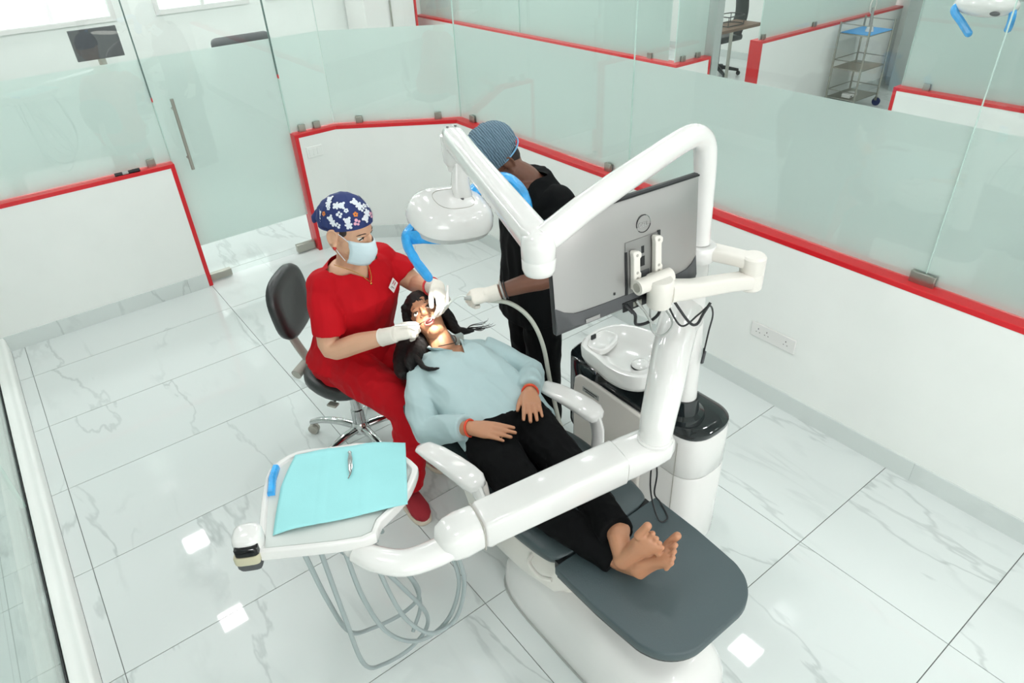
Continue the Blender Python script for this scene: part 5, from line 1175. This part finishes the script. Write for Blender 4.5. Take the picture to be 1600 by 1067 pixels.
put('face_mask', mk2, 'mask', asx, smooth=True)
for k in (-1, 1):
    b0 = V((1.70, 2.16, 0))+AL*k*.085+V((.02, 0, 0)); h0 = b0-AF*.06; t0 = b0+AF*.17; d0 = (t0-h0).normalized(); s0 = V((0, 0, 1)).cross(d0)
    put('shoe', MB().loft([ring(h0+d0*.23*a+V((0, 0, h/2)), s0*b_, V((0, 0, h/2)), 20, 3) for a, b_, h in ((0, .02, .05), (.05, .034, .085), (.35, .038, .085), (.6, .043, .06), (.85, .038, .045), (1, .015, .025))]), 'black', asx, smooth=True)

# ============================================================ INSTRUMENTS IN HAND
PMouth = pc+PM @ (V((0, .1, -.072))*PS)
def tool(name, label, a, b, tip, m='chrome', r=.0032, rt=.0012, cat='instrument'):
    t = thing(name, label, cat, a); a = V(a); b = V(b); tip = V(tip)
    put('handle', MB().tube([a, b], r, 10), m, t, smooth=True, ang=50)
    put('shank', MB().tube(bez([b, b*.5+tip*.5+V((0, 0, .004)), tip], 5), [r*.8, r*.7, r*.6, r*.55, r*.5, r*.45, rt*1.6, rt*1.4, rt*1.2, rt, rt], 8), m, t, smooth=True)
    return t
gR = dRW+V(hR['f']).normalized()*.10
tool('dental_probe', 'thin steel dental probe in the dentist right gloved hand at the mouth', gR+V((-.07, .02, .035)), gR+V((.02, -.012, .012)), PMouth+V((-.012, .0, .004)))
gL = dLW+V(hL['f']).normalized()*.10
tool('dental_handpiece', 'white dental handpiece in the dentist left gloved hand above the cheek', gL+V((.03, .02, .055)), gL+V((-.005, -.02, .0)), PMouth+V((.012, .0, .004)), 'gloss', .006, .0016)
gA = aLW+V(hA_['f']).normalized()*.075
suc = thing('suction_tube', 'grey suction hose with clear tip held in the assistant gloved hand', 'hose', gA)
put('suction_tip', MB().tube(bez([PMouth+V((.02, -.004, .006)), gA+V((-.06, .03, .01)), gA+V((-.02, .008, .0))], 5), .0045, 8), mat('clear_tip', srgb(214, 222, 218), .15), suc, smooth=True)
put('suction_valve', MB().tube([gA+V((-.035, .018, .002)), gA+V((.015, -.012, -.012)), gA+V((.045, -.03, -.02))], .010, 10), 'cablegrey', suc, smooth=True)
put('hose', MB().tube(bez([tuple(gA+V((.045, -.03, -.02))), (1.42, 1.96, .93), (1.475, 1.90, .86), (1.50, 1.85, .74), (1.50, 1.80, .55), (1.50, 1.72, .34), (1.53, 1.62, .25), (1.56, 1.52, .30), (1.59, 1.47, .38)], 8), .0095, 10), mat('suction_hose', srgb(190, 194, 182), .45), suc, smooth=True)
